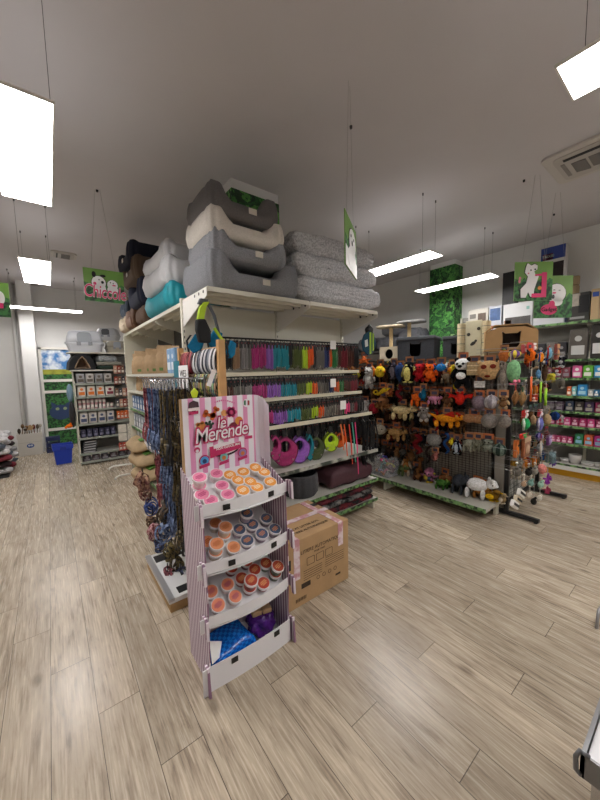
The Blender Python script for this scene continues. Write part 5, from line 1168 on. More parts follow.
T = [
 ('bear', 351, 361, 9, 15, '#8a4a26', '#d08040', 'orange brown plush fox hanging at the far end of the top row'),
 ('starfish', 364, 360, 15, 8, '#d9743c', '#b25026', 'flat orange plush crab at the left end of the top row'),
 ('fish', 357, 375, 9, 7, '#b5ab3c', '#c8b84a', 'yellow green plush lemon fish left of the white lamb'),
 ('dog', 363, 381, 8, 6, '#8f2f2a', '#c59a54', 'small red and tan plush by the white lamb'),
 ('bear', 369, 377, 11, 21, '#c6c2be', '#a7a29e', 'white plush lamb hanging with dangling legs near the left end'),
 ('fish', 380, 371, 13, 15, '#e0bf2a', '#e07a28', 'yellow and orange plush fish on the top row'),
 ('snake', 389, 370, 6, 16, '#18161a', '#b8a63c', 'black plush tail with yellow tip on the top row'),
 ('penguin', 393.5, 370, 8, 15, '#3a3540', '#6a6068', 'dark purple grey plush mole on the top row'),
 ('carrot', 400, 373, 10, 16, '#22355c', '#2c4372', 'denim blue plush cone on the top row'),
 ('penguin', 409, 371, 13, 20, '#141416', '#d9cf7a', 'black penguin plush with pale yellow belly and wings'),
 ('bear', 420, 372, 12, 17, '#b01c24', '#8e1820', 'red plush monster on the top row'),
 ('bear', 430.5, 372, 13, 17, '#f0641c', '#d9531a', 'bright orange plush monster on the top row'),
 ('fish', 441, 367, 12, 10, '#2a7cc0', '#1d5c98', 'blue plush fish with big eyes on the top row'),
 ('dog', 447, 377, 11, 10, '#7a6a56', '#3a2c24', 'brown and beige plush dog under the blue fish'),
 ('bird', 452, 369, 8, 9, '#e6cf30', '#e0862a', 'small yellow plush duck beside the panda'),
 ('panda', 463, 372, 19, 29, '#131214', '#f0eeea', 'big black and white panda plush'),
 ('cube', 474.5, 368, 13, 14, '#a8916c', '#e0cba6', 'beige plush cube with pale stripes right of the panda'),
 ('face', 489.5, 369.5, 19, 18, '#c5a071', '#7a2f22', 'round tan flat plush face with red brown pads'),
 ('ball', 456, 386, 5, 6, '#e0d234', '#cfc02c', 'tiny yellow ball toy hanging at the foot of the panda'),
 ('cube', 479.5, 384, 9, 7, '#c9c6c0', '#a29d96', 'small white plush cup under the beige cube'),
 ('carrot', 504, 357, 9, 13, '#a86030', '#6b7a3c', 'brown orange plush carrot near the black post'),
 ('bear', 503, 372, 8, 28, '#8d8378', '#6e655c', 'long grey plush rabbit next to the green mouse'),
 ('seahorse', 382.5, 391, 15, 9, '#e3c02c', '#d8a828', 'yellow plush seahorse in the second row'),
 ('snake', 399, 393, 7, 16, '#6e1a20', '#9a8a3a', 'dark red plush with yellow stripe in the second row'),
 ('bird', 390, 392, 8, 8, '#8d4a2a', '#c08a4a', 'rust brown plush bird beside the seahorse'),
 ('dog', 417, 398, 11, 14, '#e2661e', '#d8cfc0', 'orange plush fox with white chest in the second row'),
 ('bird', 423, 394, 8, 12, '#1d6a8c', '#184f6a', 'teal plush parrot in the second row'),
 ('dog', 434, 399, 13, 9, '#d08cae', '#3a1f2c', 'pink and black checked plush dog in the second row'),
 ('bear', 447.5, 399, 9, 14, '#5a3c28', '#7a5638', 'dark brown plush monkey in the second row'),
 ('bat', 460, 398, 21, 13, '#c8281c', '#c0261c', 'bright red plush bat in the second row'),
 ('mouse', 479, 403, 13, 15, '#84727c', '#75646e', 'mauve plush whale tail in the second row'),
 ('ball', 491.5, 401.5, 13, 13, '#c2bcc0', '#8f8890', 'white and lilac striped plush ball'),
 ('bear', 503.5, 402, 10, 13, '#7c5a3c', '#b89a70', 'tan plush bear at the right end of the second row'),
 ('bear', 365, 407, 11, 14, '#c2bfbc', '#a9a5a2', 'white plush cat in the third row at left'),
 ('ball', 374, 408, 10, 10, '#9a1f2c', '#861a26', 'dark red round plush next to the white cat'),
 ('octopus', 383, 404, 17, 16, '#7c5030', '#96683e', 'brown plush octopus with spread arms in the third row'),
 ('bird', 393, 408, 7, 6, '#b5a27c', '#94805c', 'little beige plush duck right of the octopus'),
 ('dog', 402.5, 411, 23, 15, '#d2bc8c', '#c2ab7a', 'cream plush bull standing sideways in the third row'),
 ('bear', 424, 414, 11, 14, '#8a8480', '#d0c8c0', 'grey and white plush rabbit in the third row'),
 ('snake', 436, 420, 5, 20, '#7e1820', '#8e2028', 'long red plush snake in the third row'),
 ('dinosaur', 447, 419, 26, 14, '#ee9420', '#b52a1c', 'orange plush dragon with red wings'),
 ('peanut', 474, 418.5, 17, 9, '#a97c58', '#9a6e4c', 'tan plush peanut in the third row'),
 ('ball', 489.5, 420.5, 14, 14, '#8d8680', '-', 'larger plain grey plush ball in the third row'),
 ('ball', 505, 421, 11, 12, '#8a837c', '-', 'smaller plain grey plush ball at the right of the third row'),
 ('fish', 379.5, 429, 18, 13, '#b3ab9a', '#9a9282', 'pale grey plush fish in the fourth row'),
 ('dog', 396, 433, 19, 13, '#ab8452', '#3a2616', 'leopard spotted plush in the fourth row'),
 ('snake', 411, 430, 6, 22, '#3c2418', '#8a8a5a', 'dark brown plush snake in the fourth row'),
 ('snake', 417.5, 444, 9, 18, '#6b141a', '#7e1a20', 'dark red shaggy plush tail in the fourth row'),
 ('mouse', 434, 440, 15, 13, '#85827e', '#6a6866', 'grey plush mole in the fourth row'),
 ('snake', 446.5, 443, 6, 20, '#27487c', '#1a2c50', 'blue dotted plush snake'),
 ('bird', 451.5, 441, 5, 7, '#e8d230', '#d8b82a', 'tiny yellow plush chick beside the blue dotted snake'),
 ('penguin', 457, 446, 7, 13, '#1b2436', '#a8b4c0', 'navy and white plush penguin in the fourth row'),
 ('dog', 469.5, 444, 12, 13, '#8f9080', '#6e7064', 'left sage green plush elephant in the fourth row'),
 ('dog', 478, 444, 9, 12, '#7d7e6c', '#64665a', 'middle sage plush partly behind the left one'),
 ('bear', 488, 445, 12, 12, '#8b9082', '#6e7266', 'right sage green plush elephant in the fourth row'),
 ('ball', 499.5, 449.5, 12, 12, '#6d7d72', '#2c3a34', 'green and dark striped plush ball'),
 ('snake', 428, 452, 5, 20, '#2a1c1a', '#9a6a5a', 'dark striped plush snake near the base'),
 ('bird', 435, 456, 8, 9, '#a8685f', '#5a3a38', 'dusky pink plush bird near the base'),
]
for k, u, v, wp, hp, c1, c2, lb in T:
    toyx(k, u, v, wp, hp, c1, c2, lb, card=hp > 6 and k != 'snake', cardc=random.choice(['#b8683c', '#a8704a', '#8c5a38', '#b87c50']))
# darker, further-back toys between the bright ones
rd = random.Random(11)
dk = [('#2b1c16', 'black brown'), ('#4a2f20', 'dark brown'), ('#3c3a36', 'charcoal'), ('#5a2420', 'maroon'), ('#6a4a2c', 'brown'), ('#23202a', 'near black')]
kk = ['bear', 'dog', 'bird', 'fish', 'octopus']; lvn = ['top', 'second', 'third', 'fourth', 'lowest']
cnt = {}
PR2 = {}
for j, z in enumerate((1.60, 1.32, 1.04, .78, .55)):
    for i in range(18 if j < 4 else 13):
        y = 1.75+(.6 if j == 4 else 0)+i*.115+rd.uniform(-.03, .03); ci = rd.randrange(6); ki = rd.randrange(5); c, cn = dk[ci]
        lb = '%s plush %s hanging behind the brighter toys in the %s row' % (cn, kk[ki], lvn[j]); key = (ci, ki); g_ = 'dark plush %ss in the %s row, %s' % (kk[ki], lvn[j], cn)
        if key in PR2: dup(PR2[key], (3.66, y, z), -PI/2+rd.uniform(-.4, .4), lb, g_)
        else: r = PR2[key] = plush(kk[ki], .15, .19, c, '#8a6a4a' if ki % 2 else '#1c1614', True, rd.choice(['#a8603a', '#8c5434', '#b07448'])); r.location = (3.66, y, z); r.rotation_euler = (0, 0, -PI/2); tag(r, lb, 'plush toy', g_)
# toys on the base shelf (standing on it)
def based(kind, u, v_bot, wp, hp, c1, c2, label, x=3.5, card=False, rz=-PI/2+.2):
    q = XP(u, v_bot, 3.66); q0 = ZP(u, v_bot, .162)
    if .0 < q0.x-3.38 < .34: q = q0
    k = depth(q)/FPX; r = plush(kind, wp*k*1.1, hp*k, c1, c2, card); r.location = (q.x, q.y, .163+hp*k); r.rotation_euler = (0, 0, rz); tag(r, label, 'plush toy'); return r
based('bear', 406, 476, 10, 24, '#a8703e', '#c9b9a0', 'standing brown plush kangaroo with white front on the base shelf')
based('giraffe', 418.5, 480, 11, 24, '#7a4f2c', '#3c2418', 'brown plush giraffe on the base shelf')
based('octopus', 429, 483, 16, 16, '#a86a86', '#4a2a38', 'pink dotted plush octopus on the base shelf')
based('frog', 441.5, 489, 14, 11, '#3f6a2a', '#8aa84a', 'green plush frog on the base shelf')
based('fish', 446, 479, 15, 9, '#161618', '#cfcfcf', 'black and white plush orca behind the green frog')
based('elephant', 459, 493, 16, 22, '#3a3d44', '#2c2f36', 'dark grey plush elephant on the base shelf')
based('polar_bear', 478, 494, 29, 22, '#f6f4ee', '#ece8e0', 'white polar bear plush on the base shelf')
based('dog', 481, 482, 16, 14, '#a56c30', '#c99b5c', 'tan plush lion behind the polar bear', card=True)
based('bird', 493, 501, 18, 12, '#7c5a1e', '#e8b81c', 'brown plush duck lying with yellow feet on the base shelf')
based('bird', 503, 489, 9, 11, '#9a8460', '#c8bca8', 'tan plush bird at the right end of the base shelf')
for i, (y, kd, c, c2, nm) in enumerate(((1.55, 'bear', '#8a6a48', '#5a4230', 'light brown'), (1.74, 'dog', '#2e2c2e', '#57504a', 'charcoal'), (1.93, 'dog', '#6e4426', '#8c6040', 'chestnut'), (2.12, 'bird', '#3a4a5c', '#c8b040', 'slate blue'), (2.30, 'bear', '#1e1c1e', '#8a8a8a', 'black'), (2.50, 'dog', '#54603a', '#7c8a50', 'moss green'), (2.70, 'bear', '#7a3038', '#a86058', 'brick red'), (2.92, 'dog', '#5c4a3c', '#3a2c24', 'umber'))):
    r = plush(kd, .16, .17, c, c2, i % 2 == 0, '#b0683c'); r.location = (3.68, y, .335); r.rotation_euler = (0, 0, -PI/2+.3*math.sin(i*2)); tag(r, '%s plush %s sitting at the back of the base shelf' % (nm, kd), 'plush toy')
# clear bins of small toys
for (u, vb, wp, hp, lb) in ((387, 474, 16, 19, 'clear plastic bin of colourful rubber toys on the base shelf'), (378, 470, 11, 18, 'clear plastic bin of dark small toys at the far left of the base shelf')):
    q = ZP(u, vb, .162); k = depth(q)/FPX; w_, h_ = wp*k*1.1, hp*k
    r = empty('storage_bin', (3.56, q.y, .162), -PI/2, lb, 'bin')
    MB().ringp(rrect(w_, .26, .02), rrect(w_-.008, .252, .018), h_, (0, 0, 0), (1, 0, 0), (0, 1, 0)).prism(rrect(w_, .26, .02), .004, (0, 0, 0), (1, 0, 0), (0, 1, 0)).build('clear_tub', mat('#c8cacc', .15, alpha=.3), r)
    for i in range(9):
        c, cn = [('#e24a86', 'pink'), ('#e8822a', 'orange'), ('#2a9a9a', 'teal'), ('#4a4aa8', 'violet'), ('#d8c02a', 'yellow')][i % 5] if wp > 12 else [('#3a3440', 'dark'), ('#5a3a4a', 'plum')][i % 2]
        p = Vector((3.56+rd.uniform(-.09, .09), q.y+rd.uniform(-.3, .3)*w_, .20+(i % 3)*h_*.33)); t = MB().tube([(-.05, 0, 0), (.0, .01, .02), (.05, 0, .0)], .013, 6).ell((.05, 0, 0), .02).ell((-.05, 0, 0), .02)
        tag(t.build('rubber_bone', mat(c, .4), smooth=True, loc=p, rot=(rd.uniform(-1, 1), rd.uniform(-.6, .6), rd.uniform(-2, 2))), '%s rubber bone toy lying inside the clear bin of %s toys' % (cn, 'colourful' if wp > 12 else 'dark'), 'toy', 'rubber toys in the clear bins')

# ================= CAT TOY GRID AT THE RACK END =================
GR = empty('wire_grid_rack', (4.25, 1.3, 0), 0, 'black wire grid rack end with cat toys on hooks, standing on two long feet', 'wire rack')
for x in (3.80, 4.78):
    wb(MB().bb(x-.02, x+.02, 1.28, 1.32, .03, 1.77), 'post', BLACK, GR); wb(MB().bb(x-.022, x+.022, 1.0, 1.68, .015, .05).lathe([(.018, 0), (.018, .02)], (x, 1.03, -.0), 10), 'foot', BLACK, GR)
for z in (1.74, .12, .71): wb(MB().bb(3.80, 4.78, 1.29, 1.31, z, z+.03), 'cross_bar', BLACK, GR)
b = MB()
for i in range(24): b.tube([(3.82+i*.041, 1.3, .14), (3.82+i*.041, 1.3, 1.75)], .0025, 4)
for i in range(33): b.tube([(3.82, 1.303, .16+i*.049), (4.76, 1.303, .16+i*.049)], .0025, 4)
wb(b, 'wire_grid', mat('#1c1b1c', .4, .5), GR)
for z in (1.72, 1.43, 1.14, .83, .66): 
    b = MB()
    for i in range(9): b.tube([(3.86+i*.11, 1.3, z), (3.86+i*.11, 1.06, z), (3.86+i*.11, 1.05, z+.015)], .0035, 5)
    wb(b, 'hooks', WIRE, GR)
def cattoy(kind, u, v, wp, hp, c1, c2, label, y=1.12, card=None, cat='cat toy'):
    r = cattoy_(kind, u, v, wp, hp, c1, c2, label, y, card, cat); q = r.location; zs = [z for z in (1.72, 1.43, 1.14, .83, .66) if z > q.z+.005]
    zt = (min(zs) if zs else q.z+.02)-q.z
    M_ = Matrix.Rotation(-r.rotation_euler.y, 3, 'Y')
    MB().tube([(0, 0, -.01), M_ @ Vector((0, 0, zt)), M_ @ Vector((0, 1.295-q.y, zt))], .002, 4).build('hanging_cord', WIRE, r)
    return r
def cattoy_(kind, u, v, wp, hp, c1, c2, label, y=1.12, card=None, cat='cat toy'):
    q = YP(u, v-hp/2, y); k = depth(q)/FPX; w_, h_ = wp*k*1.1, hp*k
    if kind in ('stick', 'pack', 'string', 'pompom', 'birds', 'slipper', 'dangler'):
        r = empty({'stick': 'teaser_stick', 'pack': 'toy_pack', 'string': 'string_toy', 'pompom': 'feather_pompom', 'birds': 'feather_toy', 'slipper': 'cardboard_scratcher', 'dangler': 'dangling_toy'}[kind], q, 0, label, cat); B_ = MB()
        if kind == 'stick':
            B_.tube([(0, 0, 0), (.002, 0, -h_)], max(.006, w_*.35), 8).build('rod', mat(c1, .4), r, smooth=True); MB().tube([(0, 0, .0), (0, 0, .08)], .003, 5).build('cord', mat(c2, .7), r)
        elif kind == 'pack':
            B_.bb(-w_/2, w_/2, -.015, .015, -h_, 0).build('blister', mat(c1, .3, noise=.3, scale=25), r, bevel=.008); MB().bb(-w_/2, w_/2, -.019, -.016, -h_*.25, .0).ell((0, -.018, -h_*.6), (w_*.28, .012, h_*.25)).build('printed_card', mat(c2, .4), r)
        elif kind in ('string', 'dangler'):
            B_.ell((0, 0, -h_+w_*.5), (w_*.5, w_*.4, w_*.5)); B_.ell((-w_*.3, -.01, -h_+w_), w_*.18).ell((w_*.3, -.01, -h_+w_), w_*.18); B_.build('plush_ball', fur(c1), r, smooth=True)
            MB().tube([(0, 0, .0), (.004, 0, -h_+w_)], .003, 5).ell((0, 0, 0), .012).build('cord', mat(c2, .8), r)
        elif kind == 'pompom':
            rn = random.Random(int(u))
            for i in range(26):
                a, e = rn.uniform(0, 6.28), rn.uniform(-1.4, 1.4); dv = Vector((math.cos(a)*math.cos(e)*w_*.6, math.sin(a)*math.cos(e)*.04, math.sin(e)*h_*.55)); B_.tube([Vector((0, 0, -h_/2)), Vector((0, 0, -h_/2))+dv*.6, Vector((0, 0, -h_/2))+dv], [.006, .009, .002], 4)
            B_.build('feathers', mat(c1, .8), r); MB().tube([(0, 0, .05), (0, 0, -h_/2)], .003, 5).build('cord', mat(c2, .8), r)
        elif kind == 'birds':
            B_.tube([(0, 0, 0), (-w_*.2, 0, -h_*.5), (-w_*.1, 0, -h_)], [.008, w_*.35, .004], 6).tube([(0, 0, 0), (w_*.25, -.01, -h_*.4), (w_*.2, 0, -h_*.9)], [.008, w_*.3, .004], 6); B_.build('feathers', fur(c1), r, smooth=True); MB().tube([(0, 0, .05), (0, 0, -.02)], .006, 6).build('red_cap', mat(c2, .5), r)
        else:
            B_.prism(rrect(w_, h_, h_*.2, 0, -h_/2), .03, (0, 0, 0)).build('board', mat(c1, .6), r, bevel=.005); MB().bb(-w_*.45, w_*.45, -.034, -.031, -h_*.68, -h_*.34).build('dark_band', mat(c2, .6), r)
            r.rotation_euler = (0, .5, 0)
        return r
    r = plush(kind, w_, h_, c1, c2, card is not None, card or '#a9683f'); r.location = q; r.rotation_euler = (0, 0, 0); tag(r, label, cat); return r
G = [
 ('mouse', 514, 372, 14, 25, '#78a878', '#e87a98', 'pale green plush mouse with pink ears', 1.0, '#9c8a76'),
 ('ball', 515, 354, 10, 8, '#6a4a86', '#d8c04a', 'purple and yellow round toy above the green mouse', 1.0),
 ('bat', 531, 355, 22, 13, '#e0681c', '#17140f', 'black and orange plush bat on the top hooks', 1.05, '#c83a34'),
 ('pack', 524, 349, 7, 9, '#b0484a', '#e8d0d0', 'red and white carded toy above the orange bat, left one', 1.1), ('pack', 533, 347, 7, 8, '#c85a58', '#e8e0dc', 'red and white carded toy above the orange bat, right one', 1.1),
 ('bear', 527, 361, 8, 7, '#e07020', '#6a2a14', 'small orange plush under the bat', 1.12), ('fish', 541, 357, 8, 14, '#e88a28', '#3a5aa0', 'orange and blue plush fish right of the bat', 1.08),
 ('fish', 549.5, 353, 8, 16, '#74a8c4', '#b0342c', 'light blue and red plush fish on the top hooks', 1.05), ('bear', 545, 362, 6, 10, '#22345e', '#d8d0c8', 'navy plush toy under the blue fish', 1.12),
 ('pack', 557, 352, 7, 16, '#8c4a42', '#d8a06a', 'rust coloured toy pack at the right of the top hooks', 1.12), ('bear', 562, 362, 8, 12, '#1c1c24', '#b0b0b4', 'black plush toy at the right edge of the grid', 1.15),
 ('stick', 531.5, 389, 2.6, 25, '#e8641e', '#d8d0c0', 'orange teaser stick in the second row', 1.08), ('stick', 541, 392, 2.4, 21, '#9ad82c', '#d8d0c0', 'left lime green teaser stick', 1.08), ('stick', 546, 397, 3, 17, '#a6e03a', '#d8d0c0', 'right lime green teaser stick', 1.08),
 ('mouse', 538.5, 374, 5, 9, '#5f8fb5', '#4a78a0', 'small light blue plush mouse among the sticks', 1.09), ('carrot', 545, 375, 6, 17, '#4a3628', '#3a2a20', 'brown furry stick toy', 1.1), ('bear', 535, 398, 7, 8, '#b03a2c', '#d8b8a8', 'red and white plush between the sticks', 1.1),
 ('dog', 551, 377, 8, 10, '#c0b43c', '#3a6a58', 'yellow and green plush at the right of the stick row', 1.12), ('bear', 558, 371, 8, 9, '#8e2c30', '#d0c8c4', 'dark red plush at the right of the stick row', 1.14), ('mouse', 561, 383, 8, 12, '#5f5a50', '#8a8478', 'grey plush mouse at the right of the stick row', 1.14),
 ('birds', 515.5, 398, 8, 15, '#7d5836', '#a02828', 'brown feather toy with red cap left of another', 1.08), ('birds', 522.5, 399, 8, 14, '#8a6a44', '#2c5a34', 'tan feather toy with green cap', 1.08), ('birds', 529, 386, 6, 16, '#3c2c24', '#2a2220', 'dark feather toy behind the orange stick', 1.14),
 ('pack', 525, 414, 9, 8, '#c42c28', '#e8d8d4', 'red toy card above the green fish', 1.09), ('fish', 526, 424, 11, 17, '#2c9a58', '#d8ecd8', 'green and white plush fish in the third row', 1.05),
 ('pack', 540, 413, 6, 7, '#b83440', '#e0d8e0', 'red toy card above the violet fish', 1.09), ('fish', 540.5, 424, 9, 19, '#6d6fae', '#c8c4dc', 'violet plush fish in the third row', 1.05), ('mouse', 547.5, 420, 8, 12, '#b39a74', '#8f7a5a', 'beige plush mouse in the third row', 1.1), ('mouse', 533.5, 420, 6, 10, '#a88a6c', '#6a5644', 'tan plush mouse between two fish', 1.12),
 ('ball', 555, 416, 8, 9, '#1f3c78', '#16284e', 'navy blue tinsel ball in the third row', 1.14), ('bear', 561, 420, 6, 10, '#c8c4c4', '#a03848', 'white and red plush at the right of the third row', 1.15),
 ('pack', 526, 447, 15, 21, '#8a5232', '#b9967a', 'brown card of wooden toys in the fourth row', 1.06), ('pack', 516, 449, 5, 18, '#b8642e', '#e0802c', 'orange edged toy card behind the brown one', 1.1), ('pack', 523, 436, 10, 5, '#d03028', '#3aa04c', 'red and green carded toy just above the brown card', 1.04),
 ('ball', 539, 437, 6, 8, '#3a3d78', '#8a7ab0', 'indigo tinsel ball in the fourth row', 1.12), ('stick', 541, 449, 2.2, 16, '#cfc8bc', '#c83038', 'white teaser stick with red top', 1.08), ('string', 540, 445, 7, 14, '#a8b0b4', '#a03038', 'pale grey string toy in the fourth row', 1.12), ('dog', 551, 457, 9, 12, '#6f8286', '#9aa4a8', 'grey teal plush elephant in the fourth row', 1.1), ('pack', 549, 440, 8, 10, '#7a4a86', '#b8a0c8', 'purple toy card in the fourth row', 1.13),
 ('dangler', 517, 470, 9, 14, '#6b665e', '#d8d4c8', 'dark grey ball toy with white ring on a cord', 1.06), ('dangler', 529, 470, 7, 12, '#2f2b28', '#c8c2b4', 'black and white ball toy on a cord', 1.07), ('dangler', 535, 469, 7, 12, '#8f8a80', '#c8c2b4', 'grey ball toy on a cord', 1.08), ('mouse', 542, 469, 10, 10, '#e08c84', '#c87870', 'salmon pink plush ball toy', 1.04),
 ('dangler', 531, 481, 6, 11, '#7fa8a0', '#d0ccc0', 'teal ball toy lower down on a cord', 1.07), ('dangler', 541, 483, 6, 10, '#9fc0b0', '#d0ccc0', 'mint ball toy lower down on a cord', 1.05), ('dangler', 540, 495, 5, 12, '#d9d2c4', '#d0ccc0', 'cream ball toy lowest on a cord at right', 1.06), ('dangler', 530, 492, 5, 12, '#d3cabc', '#d0ccc0', 'cream ball toy lowest on a cord at left', 1.07), ('dangler', 524, 481, 5, 12, '#b89a80', '#d0ccc0', 'tan ball toy on a cord', 1.09),
 ('dangler', 534, 499, 6, 12, '#2a2826', '#c0bab0', 'black ball toy near the floor', 1.09),
 ('pompom', 547.5, 479, 8, 11, '#8c2a9a', '#b8a0c0', 'purple feather pompom low on the grid', 1.04), ('pompom', 553, 462, 8, 9, '#5a2c86', '#b8a0c0', 'violet feather pompom at the right of the grid', 1.1), ('pompom', 547, 490, 5, 8, '#a83a5a', '#b8a0c0', 'dusky rose feather toy under the purple one', 1.08),
 ('slipper', 520, 493, 15, 7, '#d8d6d0', '#1d1c1c', 'topmost white and black cardboard scratcher near the floor', 1.05), ('slipper', 516.5, 499, 14, 6, '#c4b89e', '#1d1c1c', 'middle cream cardboard scratcher near the floor', 1.06), ('slipper', 513.5, 504, 15, 7, '#dedcd8', '#2a2928', 'lowest white cardboard scratcher near the floor', 1.05),
]
for g_ in G:
    k, u, v, wp, hp, c1, c2, lb, y = g_[:9]; cattoy(k, u, v, wp, hp, c1, c2, lb, y, g_[9] if len(g_) > 9 else None)

pg = {}
for j, z in enumerate((1.70, 1.42, 1.13, .82, .62)):
    for i in range(9):
        c, cn = [('#27231f', 'black'), ('#6a4a30', 'brown'), ('#8a8478', 'grey'), ('#b9b0a0', 'cream'), ('#7c2c2c', 'dark red'), ('#2c4a7a', 'blue'), ('#c8762c', 'orange')][rd.randrange(7)]; kd = ['mouse', 'bear', 'bird'][rd.randrange(3)]
        p = (3.88+i*.10+rd.uniform(-.02, .02), 1.19+rd.uniform(-.02, .04), z+rd.uniform(-.03, .0)); lv = ['top', 'second', 'third', 'fourth', 'lowest'][j]
        lb = 'small %s plush %s hanging near the wires, %s row of the grid' % (cn, kd, lv); g_ = '%s plush %ss, %s row of the grid' % (cn, kd, lv)
        if (c, kd) in pg: dup(pg[(c, kd)], p, rd.uniform(-.4, .4), lb, g_)
        else: r = pg[(c, kd)] = plush(kd, .075, .12, c, '#a88a6a', True, rd.choice(['#8c2c2c', '#a8a090', '#3a5a4a'])); r.location = p; tag(r, lb, 'cat toy', g_)

# ================= THINGS ON TOP OF THE TOY RACK =================
ZT = 1.711
CT = empty('cat_tree', (4.02, 2.82, ZT), -.1, 'beige cat tree with two platforms and a round hole box', 'cat tree')
PL = mat('#b5a890', .95, noise=.15, scale=80, bump=.4, bscale=200); ROPE = mat('#c0a77c', .9, noise=.2, scale=120, bump=.4, bscale=300)
def hole_box(w_, d_, h_, hr, m, parent, nm='den', zc=None, hx=0):
    out = [(w_/2, -h_/2), (w_/2, h_/2), (-w_/2, h_/2), (-w_/2, -h_/2)]
    n_ = 24; inn = [(hx+hr*math.cos(2*PI*i/n_-PI/4), hr*1.1*math.sin(2*PI*i/n_-PI/4)) for i in range(n_)]
    O2 = []
    for i in range(n_):
        a = 2*PI*i/n_-PI/4; c, s_ = math.cos(a), math.sin(a); t = 1/max(abs(c), abs(s_)); O2.append((c*t*w_/2, s_*t*h_/2))
    MB().ringp(O2, inn, .012, (0, -d_/2+.012, h_/2)).bb(-w_/2, w_/2, d_/2-.01, d_/2, 0, h_).bb(-w_/2, -w_/2+.01, -d_/2+.012, d_/2, 0, h_).bb(w_/2-.01, w_/2, -d_/2+.012, d_/2, 0, h_).bb(-w_/2, w_/2, -d_/2+.012, d_/2, h_-.01, h_).bb(-w_/2, w_/2, -d_/2+.012, d_/2, 0, .01).build(nm, m, parent)
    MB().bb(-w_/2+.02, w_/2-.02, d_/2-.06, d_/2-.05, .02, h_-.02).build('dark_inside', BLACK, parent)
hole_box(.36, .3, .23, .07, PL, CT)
CT.rotation_euler = (0, 0, -PI/2+.35); CT.scale = (.78, .78, .9); CT.location.y = 2.95
def ct(mb, nm, m, **k): return mb.build(nm, m, CT, **k)
ct(MB().tube([(-.02, .04, .23), (-.02, .04, .555)], .035, 12), 'rope_post', ROPE, smooth=False); ct(MB().tube([(.30, .10, .0), (.30, .10, .60)], .035, 12), 'rope_post', ROPE)
ct(MB().prism(rrect(.52, .34, .12, -.03, .04), .03, (0, 0, .55), (1, 0, 0), (0, 1, 0)), 'platform', PL, bevel=.008); ct(MB().prism(rrect(.50, .36, .12, .34, .10), .03, (0, 0, .60), (1, 0, 0), (0, 1, 0)), 'platform', mat('#8d8c8a', .95, noise=.1, bump=.3), bevel=.008)
gh = empty('cat_house', (3.95, 2.46, ZT), -PI/2+.3, 'dark grey felt cat house with cat shaped opening', 'cat house')
GF = mat('#3e4045', .95, noise=.12, scale=60, bump=.3)
catp = [(-.06, -.10), (.06, -.10), (.083, -.06), (.083, .03), (.09, .12), (.055, .085), (-.055, .085), (-.09, .12), (-.083, .03), (-.083, -.06)]
def cat_front(w_, h_, O, m, parent, th=.012, s_=1.0):
    n_ = len(catp); inn = [(x*s_, y*s_) for x, y in catp]; out = []
    for x, y in inn:
        t = 1/max(abs(x)/(w_/2), abs(y)/(h_/2)); out.append((x*t, y*t))
    # corner points must be kept: nudge to the corners
    cs = [(-w_/2, -h_/2), (w_/2, -h_/2), (w_/2, h_/2), (-w_/2, h_/2)]
    for c in cs:
        j = min(range(n_), key=lambda i: (out[i][0]-c[0])**2+(out[i][1]-c[1])**2); out[j] = c
    MB().ringp(out, inn, th, O).build('front', m, parent)
def chouse(r, w_, d_, h_, s_):
    cat_front(w_, h_, (0, -d_/2+.012, h_/2), GF, r, s_=s_)
    MB().bb(-w_/2, w_/2, d_/2-.012, d_/2, 0, h_).bb(-w_/2, -w_/2+.012, -d_/2+.013, d_/2-.012, 0, h_).bb(w_/2-.012, w_/2, -d_/2+.013, d_/2-.012, 0, h_).bb(-w_/2, w_/2, -d_/2+.013, d_/2-.012, 0, .01).build('walls', GF, r)
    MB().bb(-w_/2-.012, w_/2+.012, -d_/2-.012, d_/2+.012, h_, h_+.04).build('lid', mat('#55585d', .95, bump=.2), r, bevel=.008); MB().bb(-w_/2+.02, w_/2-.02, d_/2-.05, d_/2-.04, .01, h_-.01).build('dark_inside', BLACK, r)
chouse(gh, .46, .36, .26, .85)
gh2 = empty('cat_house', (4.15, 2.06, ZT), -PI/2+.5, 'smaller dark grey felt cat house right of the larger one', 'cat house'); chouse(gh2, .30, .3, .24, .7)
scr = empty('scratching_board', (4.05, 1.80, ZT), -PI/2+.1, 'cream scratching panel between two sisal posts with fish cutout', 'scratching post')
MB().bb(-.09, .09, -.01, .01, 0, .44).build('panel', mat('#c9c1a2', .8, noise=.05), scr, bevel=.004)
for x in (-.14, .14): MB().lathe([(.045, 0), (.045, .42)], (x, 0, 0), 14).build('sisal_post', mat('#cdbd98', .95, noise=.15, scale=60, bump=.3), scr)
b = MB()
for x in (-.14, .14):
    for z in (.07, .17, .27, .36): b.lathe([(.0465, z), (.0465, z+.006)], (x, 0, 0), 14)
b.build('dark_rings', mat('#5a6a6c', .8), scr)
MB().ell((0, -.014, .17), (.035, .004, .02), R=roty(-.6)).ell((.03, -.014, .20), (.015, .004, .015)).ell((-.05, -.014, .28), (.02, .004, .02)).ell((.06, -.014, .34), (.02, .004, .02)).build('fish_print', mat('#3a3630', .8), scr)
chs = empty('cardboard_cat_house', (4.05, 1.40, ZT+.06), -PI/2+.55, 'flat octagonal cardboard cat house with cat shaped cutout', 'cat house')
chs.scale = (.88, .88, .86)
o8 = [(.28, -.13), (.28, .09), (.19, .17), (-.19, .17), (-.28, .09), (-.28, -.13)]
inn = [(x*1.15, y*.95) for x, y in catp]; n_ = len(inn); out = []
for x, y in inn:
    t = 1/max(abs(x)/.28, abs(y)/.16); out.append((max(-.28, min(.28, x*t)), max(-.14, min(.16, y*t))))
